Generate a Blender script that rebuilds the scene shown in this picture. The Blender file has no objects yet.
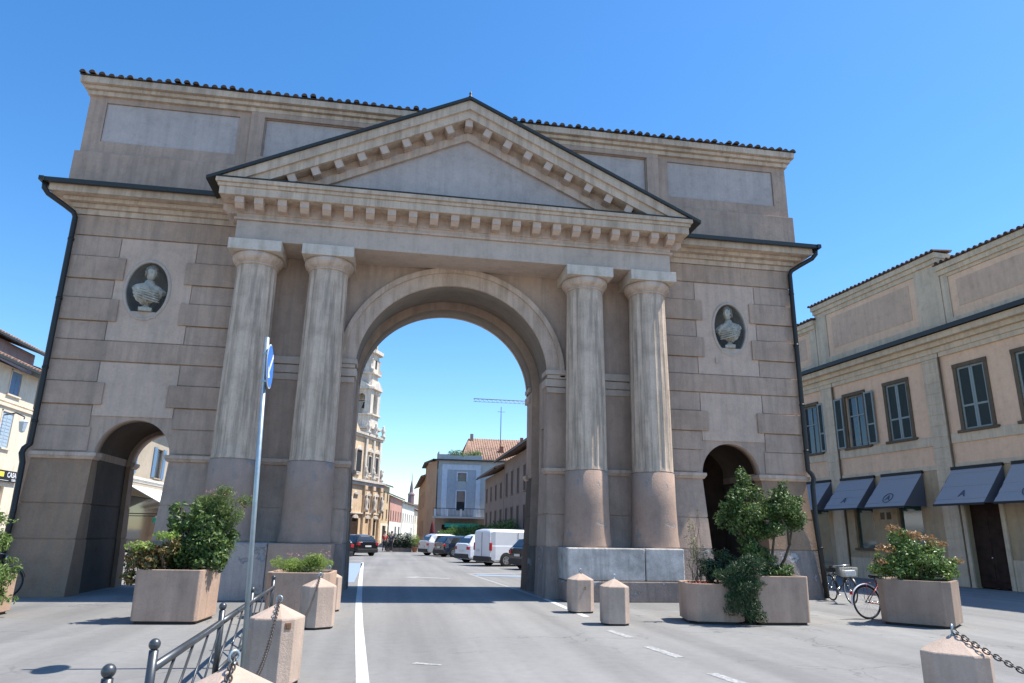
import bpy, bmesh, math, random
from mathutils import Vector, Matrix
PI=math.pi; R=math.radians
sc=bpy.context.scene
COL=sc.collection
rnd=random.Random(7)

# ------------------------------------------------------------------ materials
def _new(name):
    m=bpy.data.materials.new(name); m.use_nodes=True; nt=m.node_tree
    b=nt.nodes['Principled BSDF']; return m,nt,b
def _n(nt,t,**k):
    n=nt.nodes.new(t)
    for a,v in k.items(): setattr(n,a,v)
    return n
def _noise(nt,co,scale,detail=5,rough=.55,mp=None):
    if mp:
        g=_n(nt,'ShaderNodeMapping'); g.inputs['Scale'].default_value=mp; nt.links.new(co,g.inputs[0]); co=g.outputs[0]
    n=_n(nt,'ShaderNodeTexNoise'); n.inputs['Scale'].default_value=scale; n.inputs['Detail'].default_value=detail
    n.inputs['Roughness'].default_value=rough; nt.links.new(co,n.inputs['Vector']); return n.outputs['Fac']
def _ramp(nt,fac,stops):
    r=_n(nt,'ShaderNodeValToRGB'); e=r.color_ramp.elements
    e[0].position=stops[0][0]; e[0].color=(*stops[0][1],1); e[1].position=stops[-1][0]; e[1].color=(*stops[-1][1],1)
    for p,c in stops[1:-1]:
        q=e.new(p); q.color=(*c,1)
    nt.links.new(fac,r.inputs[0]); return r.outputs[0]
def _mix(nt,fac,a,b,mode='MIX'):
    m=_n(nt,'ShaderNodeMix',data_type='RGBA',blend_type=mode)
    if isinstance(fac,(int,float)): m.inputs[0].default_value=fac
    else: nt.links.new(fac,m.inputs[0])
    for i,x in ((6,a),(7,b)):
        if isinstance(x,tuple): m.inputs[i].default_value=(*x,1)
        else: nt.links.new(x,m.inputs[i])
    return m.outputs[2]
def _bump(nt,b,h,s,d=.02):
    n=_n(nt,'ShaderNodeBump'); n.inputs['Strength'].default_value=s; n.inputs['Distance'].default_value=d
    nt.links.new(h,n.inputs['Height']); nt.links.new(n.outputs[0],b.inputs['Normal'])
def plaster(name,c,var=.14,streak=.35,stain=(.25,.22,.18),samt=.5,bump=.35,big=.6,fine=22,rough=.92,peel=None,peelat=.6,tint=None):
    m,nt,b=_new(name)
    co=_n(nt,'ShaderNodeTexCoord').outputs['Object']
    d=tuple(x*(1-var*1.6) for x in c); l=tuple(min(1,x*(1+var)) for x in c)
    col=_ramp(nt,_noise(nt,co,big,6,.6),[(.3,d),(.5,c),(.72,l)])
    if tint: col=_mix(nt,_ramp(nt,_noise(nt,co,.35,4,.5),[(.42,(0,0,0)),(.62,(1,1,1))]),col,tint)
    f=_noise(nt,co,fine,6,.65)
    col=_mix(nt,.5,col,_ramp(nt,f,[(.3,(.80,.80,.80)),(.6,(1.0,1.0,1.0)),(.75,(1.08,1.08,1.08))]),'MULTIPLY')
    s=_noise(nt,co,1.0,8,.68,(4.6,4.6,.38))
    sf=_ramp(nt,s,[(.47,(0,0,0)),(.55,(samt*.45,)*3),(.70,(samt,)*3)])
    col=_mix(nt,sf,col,tuple(x*y for x,y in zip(stain,(1,1,1))))
    s2=_noise(nt,co,1.0,6,.7,(7,7,.9))
    col=_mix(nt,streak,col,_ramp(nt,s2,[(.30,(.80,.78,.76)),(.66,(1.02,1.02,1.02))]),'MULTIPLY')
    pit=_noise(nt,co,3.1,9,.72)
    col=_mix(nt,.75,col,_ramp(nt,pit,[(.30,(.78,.77,.76)),(.47,(.97,.97,.97)),(.60,(1.03,1.03,1.03)),(.74,(1.12,1.12,1.11))]),'MULTIPLY')
    hh=_n(nt,'ShaderNodeMath',operation='MULTIPLY_ADD'); nt.links.new(pit,hh.inputs[0]); hh.inputs[1].default_value=1.6; nt.links.new(f,hh.inputs[2])
    h=hh.outputs[0]
    if peel:
        p=_noise(nt,co,1.7,8,.62)
        pm=_ramp(nt,p,[(peelat,(0,0,0)),(peelat+.03,(1,1,1))])
        col=_mix(nt,pm,col,peel)
        a=_n(nt,'ShaderNodeMath',operation='MULTIPLY_ADD'); nt.links.new(pm,a.inputs[0]); a.inputs[1].default_value=-1.2; nt.links.new(f,a.inputs[2]); h=a.outputs[0]
    nt.links.new(col,b.inputs['Base Color']); b.inputs['Roughness'].default_value=rough
    b.inputs['Specular IOR Level'].default_value=.25
    _bump(nt,b,h,bump,.02); return m
def paint(name,c,rough=.5,metal=0,var=.08,scale=9,bump=.08,coat=0):
    m,nt,b=_new(name)
    co=_n(nt,'ShaderNodeTexCoord').outputs['Object']
    f=_noise(nt,co,scale,5,.6)
    nt.links.new(_ramp(nt,f,[(.3,tuple(x*(1-var) for x in c)),(.7,tuple(min(1,x*(1+var)) for x in c))]),b.inputs['Base Color'])
    rr=_n(nt,'ShaderNodeMapRange'); nt.links.new(f,rr.inputs[0]); rr.inputs[3].default_value=rough*.85; rr.inputs[4].default_value=min(1,rough*1.15)
    nt.links.new(rr.outputs[0],b.inputs['Roughness']); b.inputs['Metallic'].default_value=metal
    b.inputs['Coat Weight'].default_value=coat
    if bump: _bump(nt,b,f,bump,.01)
    return m
def glassy(name,c=(.02,.025,.03),rough=.06):
    m,nt,b=_new(name)
    co=_n(nt,'ShaderNodeTexCoord').outputs['Object']
    nt.links.new(_ramp(nt,_noise(nt,co,1.3,3),[(.35,c),(.7,tuple(x*2.2 for x in c))]),b.inputs['Base Color'])
    b.inputs['Roughness'].default_value=rough; b.inputs['Specular IOR Level'].default_value=.8; return m
def leafm(name,cols,rough=.42,trans=.3):
    m,nt,b=_new(name)
    g=_n(nt,'ShaderNodeNewGeometry')
    st=[(i/(len(cols)-1) if len(cols)>1 else 0,c) for i,c in enumerate(cols)]
    col=_ramp(nt,g.outputs['Random Per Island'],st)
    co=_n(nt,'ShaderNodeTexCoord').outputs['Object']
    col=_mix(nt,.6,col,_ramp(nt,_noise(nt,co,5,3),[(.35,(.6,.62,.55)),(.65,(1.15,1.12,1))]),'MULTIPLY')
    nt.links.new(col,b.inputs['Base Color']); b.inputs['Roughness'].default_value=rough
    t=_n(nt,'ShaderNodeBsdfTranslucent'); nt.links.new(col,t.inputs[0])
    mx=_n(nt,'ShaderNodeMixShader'); mx.inputs[0].default_value=trans
    nt.links.new(b.outputs[0],mx.inputs[1]); nt.links.new(t.outputs[0],mx.inputs[2])
    nt.links.new(mx.outputs[0],nt.nodes['Material Output'].inputs[0]); return m

M={}
M['wall']=plaster('mauve render',(0.492,0.357,0.274),.13,.35,(0.291,0.231,0.192),.6)
M['field']=plaster('smooth grey render',(0.610,0.449,0.349),.08,.25,(0.395,0.319,0.268),.45,.25)
M['block']=plaster('rusticated block render',(0.487,0.348,0.262),.14,.45,(0.273,0.217,0.173),.6,.5)
M['trim']=plaster('buff stone trim',(0.610,0.466,0.372),.13,.45,(0.366,0.263,0.187),.75,.3)
M['trim2']=plaster('greyish stone cornice',(0.617,0.484,0.369),.13,.45,(0.350,0.257,0.187),.8,.3)
M['white stone']=plaster('pale limestone',(0.655,0.561,0.472),.10,.3,(.42,.35,.26),.6,.3)
M['frieze']=plaster('pale grey frieze render',(0.546,0.438,0.361),.08,.2,(.40,.34,.28),.5,.2)
M['shaft']=plaster('weathered fluted stone',(0.675,0.524,0.406),.12,.8,(0.295,0.235,0.182),.95,.5,1.1)
M['drum']=plaster('worn pink column drum',(.44,.305,.235),.12,.25,(.32,.255,.215),.5,.5,peel=(.30,.27,.25),peelat=.61)
M['plinthm']=plaster('chipped grey plinth render',(0.459,0.394,0.356),.12,.3,(.27,.245,.23),.7,.9,peel=(.32,.29,.28),peelat=.56)
M['plinthw']=plaster('flaking whitish plinth render',(.60,.555,.51),.22,.3,(.33,.30,.27),.7,1.3,2.4,9)
M['planterd']=plaster('darker pink concrete planter',(.36,.265,.205),.10,.3,(.25,.18,.14),.6,.35,1.2,50)
M['rubble']=plaster('rough lower stone course',(0.328,0.261,0.223),.22,.4,(.17,.15,.14),.7,1.0,peel=(.40,.38,.37),peelat=.6)
M['lowpier']=plaster('dull ochre lower render',(0.346,0.220,0.143),.12,.3,(0.239,0.189,0.140),.6,.5)
M['niche']=plaster('darkened niche render',(0.273,0.260,0.240),.15,.3,(.13,.12,.11),.6,.3)  # recess darkening put into the colour of the niche hollows
M['passage']=plaster('darkened passage render',(0.124,0.092,0.070),.15,.3,(0.096,0.081,0.068),.6,.4)  # darker than the wall, on the inner passage faces
M['marbled']=plaster('grimy marble hair',(.27,.245,.20),.2,.6,(.14,.12,.10),.7,.3,3)
M['soffit']=plaster('darker vault render',(0.222,0.177,0.140),.12,.2,(0.171,0.149,0.129),.4)  # darker than the wall, on the vault faces
M['attic']=plaster('attic grey render',(0.481,0.345,0.264),.12,.4,(0.309,0.231,0.184),.65)
M['panel']=plaster('bluish attic panel render',(0.511,0.435,0.396),.09,.2,(0.356,0.315,0.292),.5)
M['flash']=paint('dark lead flashing',(.035,.038,.035),.5,.3)
M['pipe']=paint('dark painted downpipe',(.025,.025,.024),.45,.3)
M['tile']=plaster('dark weathered clay tile',(.11,.07,.05),.3,.2,(.05,.045,.04),.8,.5,4)
M['rtile']=plaster('terracotta roof tile',(.40,.25,.18),.3,.2,(.20,.15,.12),.7,.6,3)
M['marble']=plaster('yellowed marble',(.50,.47,.40),.2,.8,(.30,.27,.22),.7,.2,3)
M['granite']=plaster('washed pink concrete',(.52,.395,.315),.10,.2,(.36,.27,.21),.5,.35,1.2,60)
M['planterm']=plaster('pink concrete planter',(.50,.345,.258),.10,.3,(.31,.225,.17),.6,.35,1.2,50)
M['soil']=plaster('potting soil',(.07,.05,.035),.3,.1,(.03,.025,.02),.5,1,5)
M['grey metal']=paint('grey enamel steel',(.085,.09,.095),.38,.6,coat=.2)
M['galv']=paint('galvanised pole steel',(.36,.43,.46),.42,.55,.12)
M['chain']=paint('rusty chain steel',(.10,.085,.075),.45,.7,.4,30)
M['signback']=paint('sign back aluminium',(.30,.32,.34),.5,.5)
M['signblue']=paint('traffic sign blue',(.03,.14,.50),.35)
M['signwhite']=paint('white reflective film',(.75,.76,.78),.4)
M['signred']=paint('traffic sign red',(.5,.04,.04),.4)
M['peach']=plaster('peach render',(.82,.555,.36),.07,.12,(.62,.42,.31),.4,.2)
M['parapanel']=plaster('beige parapet panel',(.66,.465,.325),.08,.2,(0.436,0.307,0.223),.5,.2)
M['sage']=plaster('greenish grey render trim',(0.674,0.539,0.376),.08,.15,(0.339,0.299,0.227),.5,.2)
M['beigeg']=plaster('beige ground floor render',(0.491,0.367,0.222),.09,.2,(0.277,0.240,0.188),.5,.25)
M['winframe']=plaster('brown window surround',(0.150,0.113,0.075),.15,.2,(0.080,0.067,0.052),.5,.2)
M['shutter']=paint('pale green shutter frame',(.24,.28,.26),.6)
M['louvre']=paint('dark green louvres',(.045,.065,.062),.6)
M['blueshut']=paint('blue shutter paint',(.13,.22,.34),.6)
M['paleshut']=paint('pale blue shutter paint',(.38,.47,.55),.6)
M['glass']=glassy('dark window glass')
M['gglass']=glassy('shop glass with painted green reflection',(.02,.05,.045))  # green reflection put into the base colour of the glass
M['awning']=paint('slate blue awning canvas',(.33,.325,.33),.85,0,.06,25,.15)
M['awndark']=paint('dark awning side canvas',(.10,.10,.115),.9,0,.06,25,.1)
M['logo']=paint('dark blue awning print',(.08,.09,.13),.8)
M['wood']=plaster('dark stained wood door',(.045,.026,.018),.3,.5,(.02,.015,.012),.4,.2,3)
M['cream']=plaster('cream render',(0.777,0.672,0.525),.06,.12,(.50,.42,.32),.35,.2)  # even cream wall colour with random mottling
M['tan']=plaster('tan render',(.44,.37,.28),.07,.12,(.35,.29,.23),.35,.2)
M['mauve2']=plaster('faded purple gable render',(.30,.22,.22),.2,.3,(.2,.16,.16),.6,.3)
M['signblack']=paint('black shop sign board',(.012,.012,.012),.4)
M['signyellow']=paint('yellow sign print',(.80,.62,.08),.5)
M['whitecloth']=paint('white awning canvas',(.80,.79,.76),.85)
M['green cloth']=paint('green parasol valance',(.02,.30,.22),.8)
M['taupe cloth']=paint('taupe parasol canvas',(.33,.27,.24),.85)
M['church']=plaster('warm church stucco',(.70,.52,.34),.14,.35,(.38,.28,.20),.7,.3)
M['churchw']=plaster('pale church stone',(.64,.58,.50),.14,.4,(.33,.28,.23),.75,.3)
M['ochre']=plaster('ochre house render',(.62,.46,.28),.1,.2,(.4,.3,.2),.4,.2)
M['pinkh']=plaster('salmon house render',(.52,.29,.23),.1,.2,(.4,.2,.15),.4,.2)
M['whiteh']=plaster('off white house render',(.70,.66,.58),.1,.2,(.5,.45,.4),.4,.2)
M['orangeh']=plaster('orange house render',(.42,.30,.21),.1,.2,(.35,.22,.15),.4,.2)
M['blueg']=plaster('blue grey house render',(.40,.43,.47),.06,.1,(.33,.34,.36),.3,.15)
M['whitet']=plaster('bluish white band render',(.60,.64,.70),.05,.1,(.45,.47,.5),.3,.15)
M['greyg']=plaster('pale grey house render',(.47,.47,.46),.06,.1,(.36,.36,.35),.3,.15)
M['brownh']=plaster('brown house render',(.33,.25,.20),.1,.2,(.22,.17,.14),.5,.2)
M['darkwood']=paint('dark brown shutter wood',(.05,.03,.022),.7)
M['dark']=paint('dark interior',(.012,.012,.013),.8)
M['iron']=paint('black wrought iron',(.02,.02,.02),.5,.4)
M['brick']=plaster('chimney brick',(.30,.12,.08),.2,.2,(.15,.08,.06),.5,.5,4)
M['tyre']=paint('tyre rubber',(.015,.015,.015),.8)
M['rim']=paint('alloy rim',(.45,.46,.48),.3,.7)
M['chrome']=paint('bright steel',(.6,.6,.6),.22,.9)
M['carwhite']=paint('white car paint',(.78,.80,.84),.3,0,.02,3,0,.6)
M['carblack']=paint('black car paint',(.012,.013,.016),.25,.1,.05,3,0,.8)
M['cardark']=paint('dark blue car paint',(.015,.03,.06),.25,.2,.05,3,0,.8)
M['carsilver']=paint('silver car paint',(.50,.52,.55),.3,.3,.04,3,0,.6)
M['plastic']=paint('black bumper plastic',(.02,.02,.022),.6)
M['taillight']=paint('red tail lamp plastic',(.45,.02,.02),.2,0,.1,20,0,.8)
M['plate']=paint('number plate white',(.65,.66,.62),.5)
M['redmetal']=paint('red bicycle enamel',(.22,.02,.02),.35,.2,coat=.5)
M['darkred']=paint('dark red canvas',(.12,.015,.02),.9)
M['bikeblack']=paint('black bicycle enamel',(.02,.02,.02),.35,.3)
M['wicker']=paint('cream basket wire',(.55,.50,.40),.6)
M['skin']=paint('skin',(.50,.33,.25),.6)
M['shirt']=paint('red shirt cloth',(.55,.06,.05),.9)
M['shirt2']=paint('dark blue shirt cloth',(.05,.06,.10),.9)
M['trousers']=paint('dark trousers cloth',(.03,.035,.05),.9)
M['hair']=paint('dark hair',(.03,.02,.015),.7)
M['crane']=paint('crane steel',(.33,.29,.22),.6)
M['terracotta']=plaster('terracotta pot',(.42,.17,.10),.1,.2,(.3,.13,.08),.4,.2)
M['bark']=plaster('shrub bark',(.13,.095,.06),.3,.5,(.06,.05,.04),.5,.8,6)
M['plate brass']=paint('orange brown plate',(.25,.10,.04),.5,.3)
M['leafA']=leafm('glossy shrub leaves',[(.035,.07,.018),(.065,.125,.03),(.12,.19,.045),(.20,.28,.09),(.045,.09,.02),(.10,.17,.045)],.5)
M['leafFine']=leafm('fine bamboo leaves',[(.06,.12,.03),(.13,.22,.05),(.20,.29,.08),(.30,.26,.13)],.5,.4)
M['leafRed']=leafm('reddish new leaves',[(.22,.07,.035),(.09,.12,.035),(.28,.12,.05),(.14,.18,.05),(.30,.22,.09),(.07,.12,.03)],.4)
M['leafDark']=leafm('dark rosemary needles',[(.025,.055,.02),(.045,.09,.035),(.075,.125,.05)],.5,.2)
M['leafPho']=leafm('photinia leaves',[(.08,.14,.035),(.14,.23,.06),(.20,.30,.08),(.26,.34,.11)],.35)
M['leafTip']=leafm('copper leaf tips',[(.34,.17,.08),(.40,.22,.10),(.30,.20,.09)],.4)
M['leafBright']=leafm('bright meadow leaves',[(.15,.27,.04),(.24,.38,.07),(.30,.42,.10),(.38,.36,.14)],.5,.4)
M['leafDry']=leafm('dry pale leaves',[(.30,.28,.16),(.20,.22,.10),(.38,.33,.20)],.6)
M['leafHedge']=leafm('hedge leaves',[(.07,.15,.03),(.13,.24,.05),(.19,.30,.07)],.5)
M['leafDarkHedge']=leafm('dark hedge leaves',[(.02,.045,.02),(.035,.07,.03)],.5)  # own dark green of the clipped hedge
M['flower']=leafm('small pink flowers',[(.65,.30,.35),(.7,.4,.3)],.6)
M['flowerR']=leafm('small red flowers',[(.55,.08,.06),(.6,.2,.1)],.6)

def asphalt():
    m,nt,b=_new('worn pale asphalt')
    co=_n(nt,'ShaderNodeTexCoord').outputs['Object']
    base=_ramp(nt,_noise(nt,co,.16,6,.55),[(.3,(.205,.200,.192)),(.5,(.235,.229,.220)),(.7,(.262,.256,.246))])
    trk=_noise(nt,co,1.0,4,.5,(1.4,.05,1))
    base=_mix(nt,.8,base,_ramp(nt,trk,[(.35,(.80,.80,.80)),(.62,(1.08,1.08,1.08))]),'MULTIPLY')
    fine=_noise(nt,co,95,3,.7)
    base=_mix(nt,.9,base,_ramp(nt,fine,[(.3,(.72,.72,.72)),(.5,(1,1,1)),(.7,(1.22,1.22,1.2))]),'MULTIPLY')
    mid=_noise(nt,co,6,6,.7)
    base=_mix(nt,.7,base,_ramp(nt,mid,[(.3,(.86,.86,.86)),(.6,(1.04,1.04,1.04))]),'MULTIPLY')
    v=_n(nt,'ShaderNodeTexVoronoi',feature='DISTANCE_TO_EDGE'); v.inputs['Scale'].default_value=.33
    w=_n(nt,'ShaderNodeVectorMath',operation='ADD'); nn=_n(nt,'ShaderNodeTexNoise'); nn.inputs['Scale'].default_value=.9; nn.inputs['Detail'].default_value=6
    nt.links.new(co,nn.inputs[0]); sm=_n(nt,'ShaderNodeVectorMath',operation='SCALE'); sm.inputs[3].default_value=2.2
    nt.links.new(nn.outputs['Color'],sm.inputs[0]); nt.links.new(co,w.inputs[0]); nt.links.new(sm.outputs[0],w.inputs[1]); nt.links.new(w.outputs[0],v.inputs['Vector'])
    cr=_ramp(nt,v.outputs['Distance'],[(.0,(1,1,1)),(.009,(0,0,0))])
    pres=_ramp(nt,_noise(nt,co,.3,3),[(.44,(0,0,0)),(.56,(.8,.8,.8))])
    cm=_mix(nt,1.0,cr,pres,'MULTIPLY')
    base=_mix(nt,cm,base,(.10,.10,.10))
    v2=_n(nt,'ShaderNodeTexVoronoi',feature='F1',distance='CHEBYCHEV'); v2.inputs['Scale'].default_value=.16; nt.links.new(co,v2.inputs['Vector'])
    sp=_n(nt,'ShaderNodeSeparateColor'); nt.links.new(v2.outputs['Color'],sp.inputs[0])
    base=_mix(nt,1.0,base,_ramp(nt,sp.outputs[0],[(.0,(.86,.86,.87)),(.25,(1,1,1)),(.8,(1.0,1.0,1.0)),(1.0,(1.07,1.07,1.06))]),'MULTIPLY')
    spots=_ramp(nt,_noise(nt,co,1.3,4,.7),[(.63,(0,0,0)),(.74,(.4,.4,.4))])
    base=_mix(nt,spots,base,(.15,.148,.145))
    nt.links.new(base,b.inputs['Base Color']); b.inputs['Roughness'].default_value=.9; b.inputs['Specular IOR Level'].default_value=.3
    _bump(nt,b,fine,.35,.006); return m
M['asphalt']=asphalt()
def wornpaint(name,c,amt=.45):
    m,nt,b=_new(name)
    co=_n(nt,'ShaderNodeTexCoord').outputs['Object']
    f=_noise(nt,co,16,8,.75)
    nt.links.new(_mix(nt,_ramp(nt,f,[(amt-.02,(1,1,1)),(amt+.1,(0,0,0))]),c,(.26,.255,.25)),b.inputs['Base Color'])
    b.inputs['Roughness'].default_value=.8; _bump(nt,b,f,.2,.004); return m
M['line']=wornpaint('worn white road paint',(.60,.60,.58),.38)
M['faint']=wornpaint('faded white road paint',(.50,.50,.49),.5)
M['bluepaint']=wornpaint('faded blue road paint',(.24,.34,.48),.42)

# ------------------------------------------------------------------ mesh helpers
SPLIT={'mantle_fold','gable','window_hood','niche_statue','bumper','leaf_tip_group','side_panel','quoin','flat_quoin','arch_impost','rail','pilaster','upper_pilaster','statue_ornament','belfry_pier','volute','tower_window','lantern_column','balcony_post','wall_vent','front_field','plinth','arm','bracket','pipe_clip','string_course_piece','belfry_arch','dormer','grip'}
class MB:
    def __init__(s): s.b=bmesh.new(); s.sm=set()
    def v(s,p): return s.b.verts.new(p)
    def face(s,ps,smooth=False):
        try: f=s.b.faces.new([s.v(p) for p in ps]); f.smooth=smooth; return f
        except ValueError: return None
    def box(s,x0,x1,y0,y1,z0,z1,M4=None):
        p=[(x0,y0,z0),(x1,y0,z0),(x1,y1,z0),(x0,y1,z0),(x0,y0,z1),(x1,y0,z1),(x1,y1,z1),(x0,y1,z1)]
        return s.hexa(p,M4)
    def hexa(s,p,M4=None):
        if M4 is not None: p=[M4@Vector(q) for q in p]
        v=[s.v(q) for q in p]
        for f in ((3,2,1,0),(4,5,6,7),(0,1,5,4),(1,2,6,5),(2,3,7,6),(3,0,4,7)): s.b.faces.new([v[i] for i in f])
        return s
    def frus(s,a,b,z0,z1):   # a,b = (x0,x1,y0,y1) at bottom/top
        return s.hexa([(a[0],a[2],z0),(a[1],a[2],z0),(a[1],a[3],z0),(a[0],a[3],z0),(b[0],b[2],z1),(b[1],b[2],z1),(b[1],b[3],z1),(b[0],b[3],z1)])
    def prism(s,poly,y0,y1,axis='y'):
        # poly in (a,b); axis y: (x,z); z: (x,y); x: (y,z)
        def P(a,b,c): return {'y':(a,c,b),'z':(a,b,c),'x':(c,a,b)}[axis]
        A=[s.v(P(a,b,y0)) for a,b in poly]; B=[s.v(P(a,b,y1)) for a,b in poly]
        n=len(poly); s.b.faces.new(A); s.b.faces.new(list(reversed(B)))
        for i in range(n): s.b.faces.new([A[i],B[i],B[(i+1)%n],A[(i+1)%n]])
        return s
    def rings(s,rs,closed=True,cap=True,smooth=True):
        V=[[s.v(p) for p in r] for r in rs]
        n=len(rs[0])
        for i in range(len(V)-1):
            for j in range(n if closed else n-1):
                f=s.b.faces.new([V[i][j],V[i][(j+1)%n],V[i+1][(j+1)%n],V[i+1][j]]); f.smooth=smooth
        if cap and closed:
            s.b.faces.new(list(reversed(V[0]))); s.b.faces.new(V[-1])
        return s
    def lathe(s,prof,c=(0,0),n=32,smooth=True,cap=True,mod=None):
        rs=[]
        for r,z in prof:
            rs.append([(c[0]+(mod(r,z,2*PI*k/n) if mod else r)*math.cos(2*PI*k/n),c[1]+(mod(r,z,2*PI*k/n) if mod else r)*math.sin(2*PI*k/n),z) for k in range(n)])
        return s.rings(rs,True,cap,smooth)
    def tube(s,pts,r,n=10,smooth=True,closed=False,cap=True):
        pts=[Vector(p) for p in pts]; m=len(pts); rs=[]
        rr=r if isinstance(r,(list,tuple)) else [r]*m
        up=None
        for i,p in enumerate(pts):
            a=pts[(i-1)%m] if (i>0 or closed) else p; b=pts[(i+1)%m] if (i<m-1 or closed) else p
            t=(b-a).normalized() if (b-a).length>1e-9 else Vector((0,0,1))
            if up is None:
                up=Vector((0,0,1)) if abs(t.z)<.9 else Vector((1,0,0))
            u=(up-t*up.dot(t))
            if u.length<1e-5: u=t.orthogonal()
            u.normalize(); w=t.cross(u); up=u
            rs.append([p+(u*math.cos(2*PI*k/n)+w*math.sin(2*PI*k/n))*rr[i] for k in range(n)])
        if closed: rs.append(rs[0]); 
        return s.rings(rs,True,cap and not closed,smooth)
    def sphere(s,c,r,seg=16,rg=10,sc=(1,1,1)):
        rs=[]
        for i in range(rg+1):
            a=-PI/2+PI*i/rg; q=max(1e-4,math.cos(a))
            rs.append([(c[0]+r*sc[0]*q*math.cos(2*PI*k/seg),c[1]+r*sc[1]*q*math.sin(2*PI*k/seg),c[2]+r*sc[2]*math.sin(a)) for k in range(seg)])
        return s.rings(rs)
    def disc(s,c,r,axis,t,n=24):
        a=Vector(axis).normalized(); return s.tube([Vector(c)-a*t/2,Vector(c)+a*t/2],r,n,False)
    def make(s,name):
        bmesh.ops.recalc_face_normals(s.b,faces=s.b.faces[:]) if getattr(s,'recalc',True) else None
        me=bpy.data.meshes.new(name); s.b.to_mesh(me); s.b.free(); return me
    def build(s,name,mat,parent=None,bevel=0,label=None):
        if name in SPLIT: return s.split(name,mat,parent,bevel,label)
        return s._build(name,mat,parent,bevel,label)
    def split(s,name,mat,parent,bevel,label):
        """separate pieces that do not touch become objects of their own"""
        b=s.b; b.verts.index_update(); b.verts.ensure_lookup_table(); seen={}; isl=[]
        for v in b.verts:
            if v.index in seen: continue
            st=[v]; seen[v.index]=len(isl); cur=[v]
            while st:
                q=st.pop()
                for e in q.link_edges:
                    o=e.other_vert(q)
                    if o.index not in seen: seen[o.index]=len(isl); st.append(o); cur.append(o)
            isl.append(cur)
        bb=[[min(v.co[i] for v in c)-.004 for i in range(3)]+[max(v.co[i] for v in c)+.004 for i in range(3)] for c in isl]
        par=list(range(len(isl)))
        def f(i):
            while par[i]!=i: i=par[i]
            return i
        for i in range(len(isl)):
            for j in range(i):
                if all(bb[i][k]<=bb[j][k+3] and bb[j][k]<=bb[i][k+3] for k in range(3)): par[f(i)]=f(j)
        groups={}
        for i in range(len(isl)): groups.setdefault(f(i),[]).append(i)
        out=None
        for gi in groups.values():
            m=MB(); mp={}
            ids=set(gi)
            for fc in b.faces:
                if seen[fc.verts[0].index] in ids:
                    vs=[]
                    for v in fc.verts:
                        if v.index not in mp: mp[v.index]=m.b.verts.new(v.co)
                        vs.append(mp[v.index])
                    nf=m.b.faces.new(vs); nf.smooth=fc.smooth
            o=m._build(name,mat,parent,bevel,label); out=out or o
        b.free(); return out
    def _build(s,name,mat,parent=None,bevel=0,label=None):
        me=s.make(name); me.materials.append(M[mat] if isinstance(mat,str) else mat)
        o=bpy.data.objects.new(name,me); COL.objects.link(o)
        if parent is not None: o.parent=parent
        if bevel:
            m=o.modifiers.new('bevel','BEVEL'); m.width=bevel; m.segments=2; m.limit_method='ANGLE'; m.angle_limit=R(40)
        if label: o['label']=label
        return o
def tag(o,label,cat,group=None):
    o['label']=label; o['category']=cat
    if group: o['group']=group
    return o
def thing(name,label,cat,loc=(0,0,0),rz=0,group=None):
    o=bpy.data.objects.new(name,None); COL.objects.link(o); o.empty_display_size=.3
    o.location=loc; o.rotation_euler=(0,0,rz); return tag(o,label,cat,group)
def struct(o,kind='structure'): o['kind']=kind; return o
def dup(root,loc,rz,label=None):
    def cp(o,par):
        c=o.copy(); COL.objects.link(c)
        if par is not None: c.parent=par
        for ch in o.children: cp(ch,c)
        return c
    r=cp(root,None); r.location=loc; r.rotation_euler=(0,0,rz)
    if label: r['label']=label
    return r
def boolean(o,cutters):
    for c in cutters:
        m=o.modifiers.new('b','BOOLEAN'); m.operation='DIFFERENCE'; m.solver='EXACT'; m.object=c
    dg=bpy.context.evaluated_depsgraph_get(); dg.update()
    me=bpy.data.meshes.new_from_object(o.evaluated_get(dg)); o.modifiers.clear(); 
    old=o.data; o.data=me
    for c in cutters: bpy.data.objects.remove(c)
def arcpts(cx,cz,rx,rz,a0,a1,n): return [(cx+rx*math.cos(R(a0+(a1-a0)*i/n)),cz+rz*math.sin(R(a0+(a1-a0)*i/n))) for i in range(n+1)]
def wallholes(mb,x0,x1,z0,z1,holes,y=0,depth=.18):
    xs=sorted({x0,x1,*[h[0] for h in holes],*[h[1] for h in holes]}); zs=sorted({z0,z1,*[h[2] for h in holes],*[h[3] for h in holes]})
    xs=[x for x in xs if x0<=x<=x1]; zs=[z for z in zs if z0<=z<=z1]
    for i in range(len(xs)-1):
        for j in range(len(zs)-1):
            cx=(xs[i]+xs[i+1])/2; cz=(zs[j]+zs[j+1])/2
            if any(h[0]<cx<h[1] and h[2]<cz<h[3] for h in holes): continue
            mb.face([(xs[i],y,zs[j]),(xs[i+1],y,zs[j]),(xs[i+1],y,zs[j+1]),(xs[i],y,zs[j+1])])
    for h in holes:
        a,b,c,d=h[:4]
        if b<=x0 or a>=x1 or d<=z0 or c>=z1: continue
        a=max(a,x0); b=min(b,x1); c=max(c,z0); d=min(d,z1)
        for p,q in (((a,c),(a,d)),((b,c),(b,d)),((a,d),(b,d)),((a,c),(b,c))):
            mb.face([(p[0],y,p[1]),(q[0],y,q[1]),(q[0],y-depth,q[1]),(p[0],y-depth,p[1])])

# ------------------------------------------------------------------ ground and markings
def sheet(name,pts,mat,z,kind='structure'):
    mb=MB(); mb.face([(x,y,z) for x,y in pts]); o=mb.build(name,mat); o['kind']=kind; return o
g=sheet('ground',[(-900,-300),(900,-300),(900,1500),(-900,1500)],'asphalt',0)
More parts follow.
